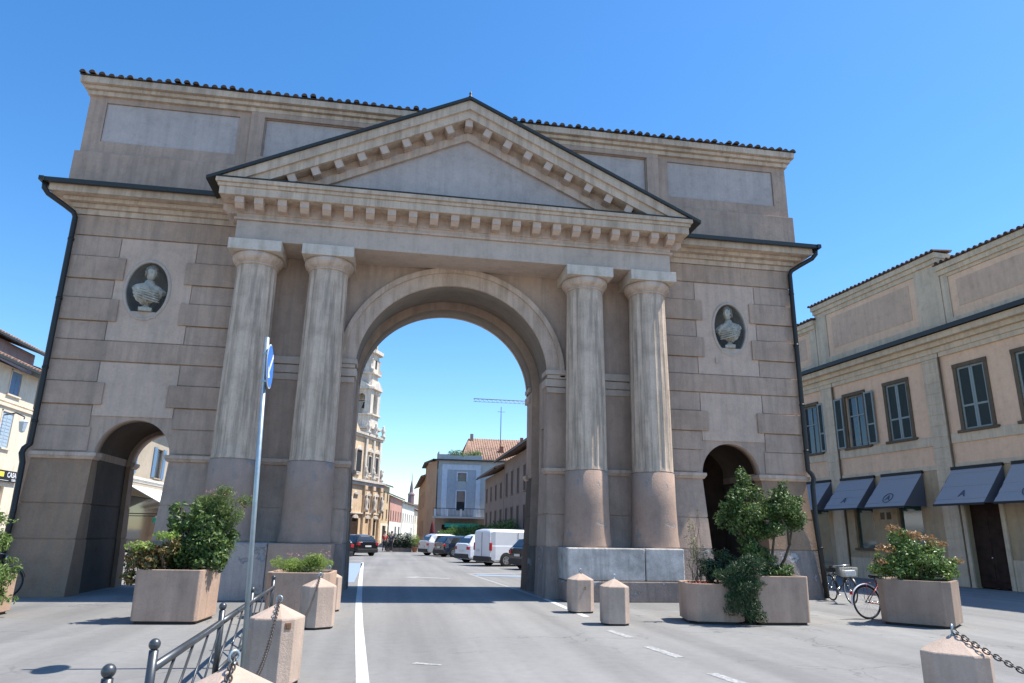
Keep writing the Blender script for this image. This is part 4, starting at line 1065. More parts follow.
# brown houses on the right of the square, facade faces -X
def brown(name,label,Y0,Y1,H,pitch,cols,X=8.6,**k):
    L=Y1-Y0; wins=[]
    n=cols
    for i in range(n):
        x=L*(i+.5)/n; wins+= [(x-.55,x+.55,5.0,H-1.1),(x-.55,x+.55,2.0,4.0)] 
    return house(name,label,(X,Y0,0),R(90),L,H,8,'brownh',wins,pitch=pitch,over=.9,sh='darkwood',group='brown houses on the shaded side',**k)
brown('brown_house','lower brown house with deep eaves and a balcony next to the blue grey building',46.2,60.0,7.6,1.6,4)
brown('brown_house','taller brown house with tall dark shutters, nearest the gate on the shaded side',28,46.0,8.2,1.8,6)
# crane
cr=thing('tower_crane','distant construction crane whose jib shows against the sky inside the main arch','crane',(32.5,150,0))
a=MB()
def lattice(m,p,q,w,n,r=.05):
    p=Vector(p);q=Vector(q);d=(q-p)
    side=d.normalized().cross(Vector((0,1,0))); side.normalize()
    f=Vector((0,1,0))
    A=[p+side*w+f*w*.6,p+side*w-f*w*.6,p-side*w]
    for s in A: m.tube([s,s+d],r,4)
    for i in range(n):
        t0=i/n;t1=(i+1)/n
        m.tube([A[0]+d*t0,A[2]+d*(t0+t1)/2,A[0]+d*t1],r*.6,4); m.tube([A[1]+d*t0,A[2]+d*(t0+t1)/2,A[1]+d*t1],r*.6,4)
lattice(a,(0,0,0),(0,0,36),.7,18,.09); a.build('mast','crane',cr)
a=MB(); lattice(a,(-15.9,0,33.6),(6,0,33.6),.36,20,.06); a.tube([(0,0,34),(0,0,38)],.15,6); a.build('jib','crane',cr)
a=MB(); a.box(3.5,6,-.6,.6,32.6,34); a.build('counterweight','greyg',cr)

# ================================================================== road markings
def strip(name,pts,w,mat,z=.004):
    mb=MB(); n=len(pts)
    for i in range(n-1):
        p=Vector((*pts[i],0)); q=Vector((*pts[i+1],0)); d=(q-p).normalized(); s=Vector((-d.y,d.x,0))*w/2
        mb.face([(*(p+s).xy,z),(*(p-s).xy,z),(*(q-s).xy,z),(*(q+s).xy,z)])
    o=mb.build(name,mat); o['kind']='structure'; return o
strip('edge_line',[(-1.55,-17),(-1.75,-11),(-2.0,-6),(-2.2,-1.45),(-2.44,5.25),(-3.0,22)],.145,'line')
strip('edge_line',[(2.57,-.4),(2.56,-4.6)],.14,'line')
for y0,y1 in ((-6.7,-7.65),(-8.6,-9.6),(-10.75,-11.7),(-12.8,-13.8)): strip('lane_dash',[(2.38+.02*abs(y0+6.7),y0),(2.48+.03*abs(y0+6.7),y1)],.15,'faint')
strip('edge_line',[(2.55,-.3),(1.8,11.5)],.13,'faint')
strip('bay_line',[(1.8,11.4),(4.6,12.5)],.5,'faint'); strip('bay_line',[(2.0,10.4),(4.2,9.6)],.9,'bluepaint',.008)
strip('bay_line',[(-3.1,5.5),(-3.4,21)],.9,'bluepaint'); strip('bay_line',[(-3.9,24),(-3.0,25.6)],.25,'faint')
mb=MB(); mb.face([(-1.0,8.7,.004),(-.35,9.2,.004),(-.4,8.85,.004),(.75,8.2,.004),(.7,7.8,.004),(-.45,8.4,.004),(-.55,7.9,.004)]); o=mb.build('road_arrow','faint'); o['kind']='structure'
mb=MB(); mb.face([(-1.12,-9.75,.004),(-.80,-9.95,.004),(-.82,-10.02,.004),(-1.18,-9.85,.004)]); o=mb.build('road_arrow','faint'); o['kind']='structure'

# ================================================================== bollards, planters, barrier
def cham(h,c): return [(-h+c,-h),(h-c,-h),(h,-h+c),(h,h-c),(h-c,h),(-h+c,h),(-h,h-c),(-h,-h+c)]
def bollard(label,x,y,rz,group='pyramid topped concrete bollards'):
    r=thing('stone_bollard',label,'bollard',(x,y,0),rz,group)
    a=MB(); P=cham(.258,.105); a.prism([(p*.93,q*.93) for p,q in P],0,.035,'z'); a.build('foot','iron',r)
    a=MB(); rs=[]
    for f,z in ((1,.035),(1,.675),(.985,.69)): rs.append([(p*f,q*f,z) for p,q in P])
    a.rings(rs,True,True,False); a.rings([[(p*.985,q*.985,.690) for p,q in P],[(p*.06,q*.06,.825) for p,q in P]],True,True,False); a.build('body','granite',r,.006)
    a=MB(); a.tube([(0,0,.80),(0,0,.845)],.014,8); pts=[(.032*math.cos(t),0,.875+.032*math.sin(t)) for t in [2*PI*k/14 for k in range(14)]]; a.tube(pts,.009,6,closed=True); a.build('ring','galv',r)
    return r
G_='pyramid topped concrete bollards'
BF=bollard('nearest pink concrete bollard, its pyramid top just above the bottom edge beside the steel barrier',-2.42,-14.88,R(42))
BB=bollard('pink concrete bollard with a small orange plate, right of the sign pole',-2.72,-11.03,R(-14))
BM=bollard('nearer of the two concrete bollards standing against the meadow planter',-2.72,-6.28,R(33))
BT=bollard('concrete bollard half hidden behind its twin beside the meadow planter',-2.79,-3.48,R(15))
BS1=bollard('small concrete bollard with a hanging chain stub, closest to the right pedestal',2.66,-3.74,R(4))
BS2=bollard('small concrete bollard just right of the one with the chain stub',2.77,-5.86,R(-6))
BR=bollard('concrete bollard at the bottom right with a chain running down from its top',3.40,-13.72,R(45))
a=MB(); a.box(-.032,.032,-.298,-.289,.585,.65); pl=a.build('plate','plate brass',BB); pl.rotation_euler.z=R(45)
a=MB(); a.box(-.018,.018,-.302,-.297,.60,.636); a.build('plate_centre','winframe',pl)
def chain(label,p,q,sag,link=.036,r=.0045,name='chain',n0=None,group=None):
    p=Vector(p);q=Vector(q); L=(q-p).length+sag*1.2; n=int(L/(link*1.45)); a=MB()
    for i in range(n):
        t=(i+.5)/n; c=p.lerp(q,t)-Vector((0,0,4*sag*t*(1-t)))
        t2=t+.01; c2=p.lerp(q,t2)-Vector((0,0,4*sag*t2*(1-t2))); d=(c2-c).normalized()
        s=d.orthogonal().normalized(); s=Matrix.Rotation(R(90*(i%2)+20),3,d)@s
        pts=[c+d*link*math.cos(u)+s*link*.55*math.sin(u) for u in [2*PI*k/10 for k in range(10)]]
        a.tube(pts,r,5,closed=True)
    o=a.build(name,'chain'); return tag(o,label,'chain',group)
chain('rusty chain hanging in front of the bollard with the plate',(-2.72,-11.03,.86),(-2.42,-14.88,.86),.42,.03,.005)
chain('chain running from the nearest bollard out of the bottom of the picture',(-2.42,-14.88,.86),(-2.2,-18.0,.86),.40,.036,.0065)
chain('thin chain sagging between the plated bollard and the pair by the meadow planter',(-2.72,-6.28,.86),(-2.72,-11.03,.86),.50,.028,.005)
chain('chain between the two bollards beside the meadow planter',(-2.79,-3.48,.86),(-2.72,-6.28,.86),.22,.028,.005)
chain('short chain stub hanging from the small bollard by the right pedestal',(2.66,-3.74,.87),(2.70,-4.03,.50),.02,.03,.006)
chain('heavy chain running down to the right from the bottom right bollard',(3.40,-13.72,.86),(3.95,-17.2,.86),.42,.036,.0065)

def planter(label,x,y,rz,h,hw=.60,ch_=.14,group='pink concrete planters',mat='planterm'):
    r=thing('planter',label,'planter',(x,y,0),rz,group)
    P=cham(hw,ch_)
    a=MB(); a.prism([(p*.9,q*.9) for p,q in P],0,.05,'z'); a.build('foot','iron',r)
    a=MB(); o_=[(1,.05),(1.0,h),]; 
    rs=[[(p*f,q*f,z) for p,q in P] for f,z in ((.985,.05),(1.0,h),(.90,h),(.88,h-.10))]
    a.rings(rs,True,True,False); a.build('tub',mat,r,.012)
    a=MB(); a.prism([(p*.885,q*.885) for p,q in P],h-.12,h-.055,'z'); a.build('soil','soil',r)
    return r
P1=planter('pink concrete planter holding the big glossy green shrub left of the road',-5.33,-5.20,R(-4),.91,.575,.05)
P2=planter('low pink concrete planter holding the bright meadow plants in front of the left pedestal',-3.22,-4.4,R(-3),.84,.60,.12)
P3=planter('lower pink concrete planter half covered by trailing rosemary',4.93,-5.42,R(-12),.75,.57,.18)
P4=planter('pink concrete planter under the small tree, right of the trailing rosemary',6.16,-5.56,R(-2),.91,.56,.05)
P5=planter('pink concrete planter in front of the bicycle, holding the copper tipped shrub',9.25,-5.95,R(42),.87,.66,.14,mat='planterd')
P6=planter('pink concrete planter cut off by the left edge',-9.22,-4.5,R(0),.72,.6,.08)

def twigs(mb,root,targets,r0=.025,n=5):
    for t in targets:
        p=Vector(root)+Vector((rnd.uniform(-.12,.12),rnd.uniform(-.12,.12),0)); q=Vector(t); m=p.lerp(q,.5)+Vector((rnd.gauss(0,.05),rnd.gauss(0,.05),.06))
        mb.tube([p,p.lerp(m,.6),m,m.lerp(q,.5)+Vector((rnd.gauss(0,.03),rnd.gauss(0,.03),0)),q],[r0,r0*.8,r0*.6,r0*.45,r0*.25],6)
def shrub(name,label,cat,base,clumps,n,size,mat,asp=.5,up=.4,droop=0,extra=None,stems=12,r0=.02,group=None):
    r=thing(name,label,cat,base,0,group)
    a=MB(); a.recalc=False
    cl=[]
    for c,rad in clumps:   # break each clump into several smaller, uneven ones
        for _ in range(9):
            d=Vector((rnd.gauss(0,1),rnd.gauss(0,1),rnd.gauss(0,1))).normalized()*rnd.uniform(.35,1.12)
            k=rnd.uniform(.22,.46); cl.append(((c[0]+d.x*rad[0],c[1]+d.y*rad[1],c[2]+d.z*rad[2]),(rad[0]*k,rad[1]*k,rad[2]*k)))
        cl.append((c,(rad[0]*.75,rad[1]*.75,rad[2]*.75)))
    leaves(a,cl,n,size,asp,droop,up); a.build('foliage',mat,r)
    a=MB(); tg=[c for c,_ in cl]; rnd.shuffle(tg); twigs(a,(0,0,0),[(x,y,z) for x,y,z in tg[:stems]],r0); a.build('stem','bark',r)
    if extra:
        for (ex,en,es,em,nm) in extra:
            a=MB(); a.recalc=False; leaves(a,ex,en,es,.5,0,up); a.build(nm,em,r)
    return r
shrub('glossy_shrub','dense glossy green shrub filling the planter left of the road','shrub',(-5.20,-5.22,.84),
   [((.0,0,.40),(.60,.5,.42)),((.30,-.1,.50),(.50,.45,.45)),((-.30,.1,.85),(.26,.3,.34)),((.10,.0,.85),(.42,.4,.34)),((.45,-.15,.30),(.34,.4,.36)),((-.35,.1,1.15),(.14,.2,.16)),((.0,.0,1.15),(.18,.2,.14))],7600,.095,'leafA',.48)
shrub('red_leaved_shrub','low red leaved shrub with pale tips, left of the glossy green shrub','shrub',(-5.62,-5.35,.84),
   [((-.1,-.1,.26),(.36,.34,.30)),((-.42,-.15,.16),(.28,.28,.26)),((.14,-.2,.42),(.24,.24,.2)),((-.45,-.2,-.10),(.18,.2,.15))],2600,.08,'leafRed',.42,
   extra=[([((-.38,-.2,.46),(.28,.2,.10)),((.05,-.2,.64),(.24,.2,.09))],420,.07,'leafBright','leaf_tips')])
shrub('feathery_bamboo','fine leaved feathery bush with pinkish tips behind the glossy shrub','shrub',(-5.12,-4.95,.84),
   [((.20,0,1.20),(.50,.4,.36)),((.44,0,.90),(.28,.35,.40)),((.0,.1,1.05),(.36,.3,.32)),((.48,0,.45),(.24,.3,.32))],7500,.085,'leafFine',.18,stems=16,r0=.012,
   extra=[([((.30,-.1,1.46),(.35,.25,.08)),((.72,-.1,1.15),(.08,.2,.25))],70,.045,'flower','pink_tips')])
shrub('meadow_plants','bright green meadow plants with small pink flowers, in the planter behind the bollards','plants',(-3.22,-4.4,.78),
   [((-.25,0,.18),(.34,.45,.2)),((.22,0,.2),(.34,.45,.22)),((.0,-.2,.15),(.4,.3,.16))],4200,.07,'leafBright',.18,up=.9,stems=20,r0=.006,
   extra=[([((-.1,-.2,.38),(.4,.4,.06)),((.4,-.1,.40),(.15,.3,.12))],80,.035,'flower','flowers')])
shrub('trailing_rosemary','dark trailing rosemary hanging over the low planter down to the ground','plants',(5.34,-6.05,.72),
   [((.0,-.05,.25),(.50,.35,.28)),((-.05,-.16,-.05),(.46,.22,.30)),((.0,-.22,-.38),(.36,.18,.30)),((-.3,-.05,.15),(.3,.25,.25)),((.2,-.1,.45),(.36,.25,.24)),((-.35,-.2,-.2),(.2,.15,.2))],9000,.075,'leafDark',.22,droop=.9,up=.1,stems=18,r0=.008)
# small tree
st=thing('small_tree','small evergreen tree with an airy crown and thin trunks in the right hand planter','tree',(6.26,-5.52,.84)); st.scale=(1.22,1.22,1.22)
a=MB()
tr=[[(.0,0,0),(.03,0,.35),(.10,.02,.65),(.22,0,.95),(.30,.05,1.2)],[(.02,0,.0),(.25,0,.30),(.34,-.05,.55),(.42,-.05,.85),(.5,0,1.1)],[(-.05,.05,0),(-.15,0,.35),(-.28,.05,.7),(-.35,0,1.1),(-.38,0,1.5)],[(.34,-.05,.55),(.3,-.1,.8),(.12,-.1,1.1)],[(-.15,0,.35),(-.45,0,.65),(-.7,.0,.95)],[(.10,.02,.65),(-.05,.1,.95),(-.1,.1,1.25)]]
for p in tr: a.tube(p,[.03*(1-.7*i/(len(p)-1)) for i in range(len(p))],8)
a.build('trunk','bark',st)
a=MB(); a.recalc=False
cl=[]
for c,rad in [((-.38,0,1.25),(.30,.28,.30)),((-.62,0,1.0),(.20,.22,.22)),((.35,0,1.15),(.30,.28,.25)),((.5,0,.95),(.18,.25,.2)),((-.05,0,1.0),(.34,.3,.22)),((-.40,0,1.62),(.13,.15,.2)),((.28,0,1.42),(.18,.18,.16)),((-.2,0,.75),(.25,.25,.18)),((-.80,0,1.15),(.08,.1,.1)),((.62,0,1.25),(.08,.1,.12)),((.12,0,1.2),(.26,.26,.2)),((.1,0,.85),(.22,.25,.16)),((-.55,0,1.35),(.16,.2,.16))]:
    for _ in range(9):
        d=Vector((rnd.gauss(0,1),rnd.gauss(0,1),rnd.gauss(0,1))).normalized()*rnd.uniform(.3,1.2); k=rnd.uniform(.25,.62)
        cl.append(((c[0]+d.x*rad[0],c[1]+d.y*rad[1],c[2]+d.z*rad[2]),(rad[0]*k+.03,rad[1]*k+.03,rad[2]*k+.03)))
leaves(a,cl,12500,.06,.48,0,.45); a.build('crown','leafA',st)
shrub('low_green_shrub','leafy low shrub under the small tree in the right hand planter','shrub',(6.12,-5.55,.84),
   [((-.25,.0,.3),(.35,.35,.3)),((.1,-.1,.12),(.4,.35,.16)),((-.3,0,.6),(.25,.3,.25)),((.35,-.1,.15),(.2,.3,.15))],3200,.085,'leafA',.45)
shrub('dark_creeper','dark leafy creeper between the rosemary and the wiry weeds','shrub',(5.0,-5.4,.70),
   [((.1,0,.25),(.35,.35,.22)),((-.12,0,.35),(.22,.3,.25)),((.35,.0,.45),(.3,.3,.25))],2600,.06,'leafDark',.45)
shrub('wiry_weeds','sparse wiry weeds with dry pale leaves rising from the low planter','plants',(4.66,-5.5,.70),
   [((-.08,0,.7),(.14,.2,.45)),((.12,0,.55),(.14,.2,.4)),((-.1,0,1.15),(.12,.15,.3)),((.05,0,1.5),(.05,.08,.2))],520,.05,'leafDry',.4,stems=16,r0=.006,
   extra=[([((-.1,-.3,.06),(.25,.15,.05))],55,.045,'flowerR','red_flowers')])
shrub('copper_tipped_shrub','rounded shrub with copper coloured tips in the planter in front of the bicycle','shrub',(9.25,-5.95,.80),
   [((-.38,0,.36),(.46,.45,.36)),((.25,0,.34),(.54,.45,.34)),((-.1,0,.72),(.38,.35,.26)),((.70,0,.24),(.34,.35,.24)),((.35,0,.62),(.34,.3,.2)),((-.45,0,.85),(.18,.2,.2)),((-.75,0,.35),(.2,.25,.25))],9000,.075,'leafPho',.45,
   extra=[([((-.45,-.05,1.08),(.16,.16,.08)),((-.1,-.05,.98),(.26,.25,.07)),((.2,-.1,.90),(.26,.25,.07)),((.5,-.1,.78),(.22,.2,.07)),((-.72,-.1,.68),(.2,.2,.10)),((-.9,-.1,.42),(.12,.2,.08)),((.90,-.1,.45),(.15,.2,.07))],760,.065,'leafTip','copper_tips')])
shrub('edge_shrub','mixed green and copper shrub at the left edge beside the leaning bicycle','shrub',(-9.22,-4.5,.62),
   [((.1,.0,.25),(.6,.45,.28)),((.35,0,.7),(.4,.35,.28)),((.65,-.2,.1),(.35,.3,.28)),((.3,0,1.1),(.3,.25,.2)),((.6,-.3,-.3),(.32,.3,.2))],5200,.085,'leafPho',.3,
   extra=[([((.35,-.2,.55),(.2,.2,.1)),((.2,-.1,.9),(.2,.2,.1)),((.5,-.2,.0),(.12,.2,.12))],260,.06,'leafTip','copper_tips')])

# railing / barrier
fb=thing('steel_barrier','grey steel pedestrian barrier with ball topped posts beside the pavement at lower left','barrier',(0,0,0))
posts=[(-3.12,-14.84),(-3.18,-13.8),(-3.31,-11.04),(-3.43,-8.65),(-3.57,-5.83)]
for x,y in posts:
    a=MB(); a.tube([(x,y,0),(x,y,.755)],.033,14); a.tube([(x,y,.755),(x,y,.764)],[.033,.012],14)
    p_=a.build('post','grey metal',fb)
    a=MB(); a.sphere((x,y,.795),.041,16,12); a.build('ball_cap','grey metal',p_)
for i in range(1,4):
    (x0,y0),(x1,y1)=posts[i],posts[i+1]
    a=MB(); a.tube([(x0,y0,.63),(x1,y1,.63)],.034,12); a.build('top_rail','grey metal',fb)
    a=MB(); a.tube([(x0,y0,.12),(x1,y1,.12)],.018,8); a.build('lower_rail','grey metal',fb)
    a=MB(); L_=math.dist((x0,y0),(x1,y1)); nn=max(3,int(L_/.62))
    for k in range(nn):
        for d in (0,.06):
            t0=(k+d)/nn; t1=min(1,(k+1+d)/nn); P=lambda t,z:(x0+(x1-x0)*t,y0+(y1-y0)*t,z)
            a.tube([P(t0,.12),P(t1,.60)],.009,6); 
            pass
    a.build('bracing','grey metal',fb)
# traffic sign
ts=thing('sign_pole','tall galvanised traffic sign pole with a blue disc seen edge on','road sign',(-3.21,-10.01,0))
a=MB(); a.tube([(0,0,0),(0,0,4.14)],.031,16); a.tube([(0,0,4.14),(0,0,4.15)],[.031,.02],16); a.build('pole','galv',ts)
dy=R(0)
ang=R(-86)   # disc normal nearly across the view
nrm=Vector((math.cos(R(1.5)),math.sin(R(1.5)),0)); 
# the view ray to the pole runs (dx,dy)=(-1.67,9.61); make the disc face +X so it is seen almost edge on
nrm=Vector((.9995,.031,0)).normalized()
ts.rotation_euler=(0,R(-2.1),0)
c0=Vector((.055,-.005,3.74))
def dis(r,t,c,mat,nm,par): 
    m=MB(); m.disc(c,r,nrm,t,40); return m.build(nm,mat,par)
d0=dis(.30,.008,c0,'signback','disc',ts); dis(.30,.004,c0+nrm*.008,'signwhite','disc_border',d0); dis(.285,.003,c0+nrm*.0125,'signblue','disc_face',d0)
a=MB(); u=Vector((0,1,0)); zz=Vector((0,0,1)); b=c0+nrm*.016
def q3(pts): 
    A=[b+u*p+zz*q for p,q in pts]; B=[p_+nrm*.003 for p_ in A]; v1=[a.v(p) for p in A]; v2=[a.v(p) for p in B]; a.b.faces.new(v1); a.b.faces.new(v2)
    for i in range(len(v1)): a.b.faces.new([v1[i],v1[(i+1)%len(v1)],v2[(i+1)%len(v1)],v2[i]])
q3([(.14,.20),(.18,.16),(-.08,-.10),(-.02,-.16),(-.20,-.20),(-.16,-.02),(-.11,-.07)]); a.build('arrow','signwhite',d0)
a=MB(); a.box(-.035,.052,-.04,.04,3.90,3.93); a.box(-.035,.052,-.04,.04,3.52,3.55); a.build('bracket','galv',ts)

# ================================================================== bicycles
def wheel(par,cx,cz,r,name='wheel',dark=0):
    a=MB(); a.tube([(cx+(r-.015)*math.cos(t),0,cz+(r-.015)*math.sin(t)) for t in [2*PI*k/40 for k in range(40)]],.018,8,closed=True); w=a.build(name,'tyre',par)
    a=MB(); a.tube([(cx+(r-.036)*math.cos(t),0,cz+(r-.036)*math.sin(t)) for t in [2*PI*k/40 for k in range(40)]],.009,6,closed=True); a.build('rim','chrome' if dark==0 else 'bikeblack',w)
    a=MB()
    for k in range(18):
        t=2*PI*k/18; s=.02*(1 if k%2 else -1); a.tube([(cx+.02*math.cos(t+1),s,cz+.02*math.sin(t+1)),(cx+(r-.04)*math.cos(t),0,cz+(r-.04)*math.sin(t))],.0016,4)
    a.tube([(cx,-.045,cz),(cx,.045,cz)],.02,10); a.build('spokes','chrome',w)
def bicycle(label,loc,rz,frame,basket=True,tilt=0,steer=0,group=None):
    r=thing('bicycle',label,'bicycle',loc,rz,group); r.rotation_euler=(tilt,0,rz)
    R_=.345
    dk=1 if 'leaning' in label else 0; wheel(r,0,R_,R_,dark=dk); wheel(r,1.08,R_,R_,dark=dk)
    a=MB(); bb=(.45,0,.28); sc_=(.30,0,.72); hd=(.93,0,.78); hb=(.96,0,.62)
    for p,q,w in ((bb,sc_,.016),(bb,hb,.018),(sc_,hb,.016),(hd,hb,.019),((0,.05,R_),bb,.010),((0,-.05,R_),bb,.010),((0,.05,R_),(.31,.02,.68),.009),((0,-.05,R_),(.31,-.02,.68),.009)): a.tube([p,q],w,8)
    a.tube([hb,(1.0,.055,.5),(1.08,.055,R_)],.012,8); a.tube([hb,(1.0,-.055,.5),(1.08,-.055,R_)],.012,8); a.tube([(.30,0,.72),(.27,0,.84)],.012,8); a.build('frame',frame,r)
    a=MB(); a.tube([hd,(.90,0,.93),(.92,0,.97)],.012,8); a.tube([(.70,-.28,.95),(.84,-.22,.97),(.93,-.08,.98),(.93,.08,.98),(.84,.22,.97),(.70,.28,.95)],.011,8); a.build('handlebar','chrome',r)
    a=MB(); a.tube([(.70,-.28,.95),(.80,-.245,.965)],.018,8); a.tube([(.70,.28,.95),(.80,.245,.965)],.018,8); a.build('grip','tyre',r)
    a=MB(); a.rings([[(.27+x*math.cos(t)*1,w*math.sin(t),z+.0) for t in [2*PI*k/16 for k in range(16)]] for x,w,z in ((.10,.06,.84),(.135,.085,.87),(.13,.08,.90),(.08,.04,.915))]); a.build('saddle','tyre',r)
    a=MB()
    for cx,a0,a1 in ((0,-10,190),(1.08,20,150)):
        I=[];n=24
        for k in range(n+1):
            t=R(a0+(a1-a0)*k/n); I.append([(cx+(R_+.028)*math.cos(t),-.027,R_+(R_+.028)*math.sin(t)),(cx+(R_+.036)*math.cos(t),0,R_+(R_+.036)*math.sin(t)),(cx+(R_+.028)*math.cos(t),.027,R_+(R_+.028)*math.sin(t))])
        a.rings(I,False,False,True)
    a.build('mudguard','signwhite' if frame=='redmetal' else 'bikeblack',r)
    a=MB(); a.disc((.45,-.05,.28),.09,(0,1,0),.008,24); a.tube([(.45,-.07,.28),(.60,-.07,.20),(.60,-.16,.20)],.008,6); a.tube([(.45,.07,.28),(.30,.07,.36),(.30,.16,.36)],.008,6); a.build('crank','chrome',r)
    a=MB(); a.box(-.38,-.355,-.03,.03,.50,.56); a.build('rear_reflector','taillight',r)
    a=MB(); a.tube([(-.02,-.05,.74),(.26,-.05,.75)],.007,6); a.tube([(-.02,.05,.74),(.26,.05,.75)],.007,6); a.tube([(0,.06,.40),(-.0,.05,.74)],.006,6); a.tube([(0,-.06,.40),(0,-.05,.74)],.006,6); a.build('carrier','redmetal' if frame=='redmetal' else 'chrome',r)
    if basket:
        a=MB(); x0,x1,y0,y1=1.02,1.28,-.18,.18
        for k in range(6):
            z=.70+.045*k; f=.85+.03*k
            a.tube([(x0,y0*f,z),(x1,y0*f,z),(x1,y1*f,z),(x0,y1*f,z)],.004,4,closed=True,smooth=False)
        for k in range(9):
            y=(y0+(y1-y0)*k/8); a.tube([(x1,y*.86,.70),(x1,y,.925)],.004,4); a.tube([(x0,y*.86,.70),(x0,y,.925)],.004,4)
        for k in range(7):
            x=x0+(x1-x0)*k/6
            for s in (-1,1): a.tube([(x,s*.155,.70),(x,s*.18,.925)],.004,4)
            a.tube([(x,-.155,.70),(x,.155,.70)],.004,4)
        a.build('basket','wicker',r)
        a=MB(); a.box(1.05,1.25,-.14,.14,.71,.86); a.build('basket_liner','signwhite',r,.02)
    return r
bicycle('bicycle with a white handlebar basket facing the road by the right end of the gate',(10.75,-.62,0),R(-97),'bikeblack',True,R(4))
bicycle('red bicycle with white mudguards half hidden behind the copper tipped shrub planter',(8.66,-5.10,0),R(4),'redmetal',False,R(-3))
bicycle('dark bicycle leaning on the left pier of the gate, behind the edge shrub',(-11.30,-.95,0),R(0),'bikeblack',False,R(-14))

# ================================================================== vehicles
def car(label,loc,rz,paintm,kind='hatch',group='parked cars beyond the gate',name='parked_car'):
    r=thing(name,label,'van' if kind=='van' else 'car',loc,rz,group)   # origin under the rear bumper centre; +x forward
    if kind=='van': Lc,w,zr=4.75,.96,1.90; st=[(0,1.78,1.05),(.05,1.85,1.06),(.3,1.90,1.06),(1.6,1.90,1.06),(3.1,1.88,1.06),(3.45,1.70,1.06),(4.05,1.12,1.02),(4.55,.98,.92),(4.75,.70,.68)]
    elif kind=='suv': Lc,w,zr=4.35,.91,1.60; st=[(0,1.05,.95),(.12,1.10,.98),(.42,1.50,.98),(.8,1.60,.98),(2.0,1.60,.98),(2.55,1.50,.97),(3.15,1.05,.97),(4.0,.92,.88),(4.35,.65,.62)]
    elif kind=='wagon': Lc,w,zr=4.55,.90,1.46; st=[(0,.95,.90),(.10,1.02,.92),(.45,1.38,.93),(.9,1.46,.93),(2.3,1.46,.93),(2.85,1.36,.92),(3.45,.98,.92),(4.2,.84,.80),(4.55,.6,.58)]
    else: Lc,w,zr=3.85,.85,1.48; st=[(0,.98,.92),(.10,1.04,.94),(.38,1.40,.94),(.75,1.48,.94),(1.9,1.48,.94),(2.4,1.38,.93),(3.0,.98,.93),(3.6,.82,.80),(3.85,.6,.58)]
    a=MB(); rs=[]
    for i,(x,zt,zb) in enumerate(st):
        t=1.0 if 0.1<x<Lc-.25 else .93
        W_=w*t; th=max(0,zt-zb); wt=W_-(.03 if kind=='van' else .26)*min(1,th/.5)-.02
        half=[(W_*.90,.22),(W_,.34),(W_,.62),(W_*.985,zb-.03),(W_*.97,zb),(wt+.02,zb+th*.85),(wt-.06,zt-.02 if th>.05 else zb+.01),(wt*.55,zt+.015)]
        ring=[(x,y,z) for y,z in half]+[(x,-y,z) for y,z in reversed(half)]
        rs.append(ring)
    a.rings(rs,True,True,False); 
    body=a.build('body',paintm,r,.025)
    for p in body.data.polygons: p.use_smooth=False
    # side glass and screens
    def q(pts,nm,par=r,mat='glass'):
        m=MB(); m.face(pts); o=m.build(nm,mat,par); s_=o.modifiers.new('s','SOLIDIFY'); s_.thickness=.012; s_.offset=0; return o
    tw_=w-(.03 if kind=='van' else .26); 
    for s in (-1,1):
        o_=.012
        if kind=='van':
            q([(3.0,s*(w+.0),1.10),(3.95,s*(w*.985),1.12),(3.50,s*(w-.035),1.62),(3.0,s*(w-.01),1.72)],'side_window')
            q([(.95,s*(w+.006),.35),(3.0,s*(w+.006),.35),(3.0,s*(w+.006),.37),(.95,s*(w+.006),.37)],'side_trim',r,'plastic')
            q([(1.7,s*(w+.004),.40),(1.715,s*(w+.004),.40),(1.715,s*(w-.012),1.75),(1.7,s*(w-.012),1.75)],'door_seam',r,'plastic')
        else:
            x=[st[2][0]+.12,st[3][0]+.05,st[4][0]+.1,st[5][0],st[6][0]-.12]; zb=st[4][2]+.03; zt=zr-.12
            yb=s*(w*.975+.0); yt=s*(tw_+.03)
            xm=(x[1]+x[4])/2+.1
            q([(x[0]-.0,yb,zb),(xm-.04,yb,zb),(xm-.04,yt,zt),(x[1]+.05,yt,zt)],'side_window'); q([(xm+.03,yb,zb),(x[4]+.08,yb,zb),(x[3]+.05,yt,zt-.05),(xm+.03,yt,zt)],'side_window')
    if kind=='van':
        q([(-.012,-.80,1.18),(-.012,-.06,1.18),(-.012,-.06,1.62),(-.012,-.74,1.62)],'rear_window',mat='carwhite'); q([(-.012,.80,1.18),(-.012,.06,1.18),(-.012,.06,1.62),(-.012,.74,1.62)],'rear_window',mat='carwhite')
        q([(-.014,-.008,.5),(-.014,.008,.5),(-.014,.008,1.74),(-.014,-.008,1.74)],'door_seam',mat='plastic')
        q([(3.52,-.8,1.66),(3.52,.8,1.66),(4.06,.82,1.16),(4.06,-.82,1.16)],'windscreen')
    else:
        x1,z1=st[1][0],st[1][1]; x2,z2=st[2][0],st[2][1]; 
        q([(x1-.0,-w*.80,z1+.03),(x1-.0,w*.80,z1+.03),(x2+.02,tw_*.88,z2+.02),(x2+.02,-tw_*.88,z2+.02)],'rear_window')
        x3,z3=st[5][0],st[5][1]; x4,z4=st[6][0],st[6][1]
        q([(x3+.03,-tw_*.9,z3),(x3+.03,tw_*.9,z3),(x4,w*.8,z4+.04),(x4,-w*.8,z4+.04)],'windscreen')
    a=MB(); a.box(-.06,.30,-w*.94,w*.94,.24,.50); a.box(Lc-.25,Lc+.04,-w*.9,w*.9,.22,.45); a.build('bumper','plastic',r,.03)
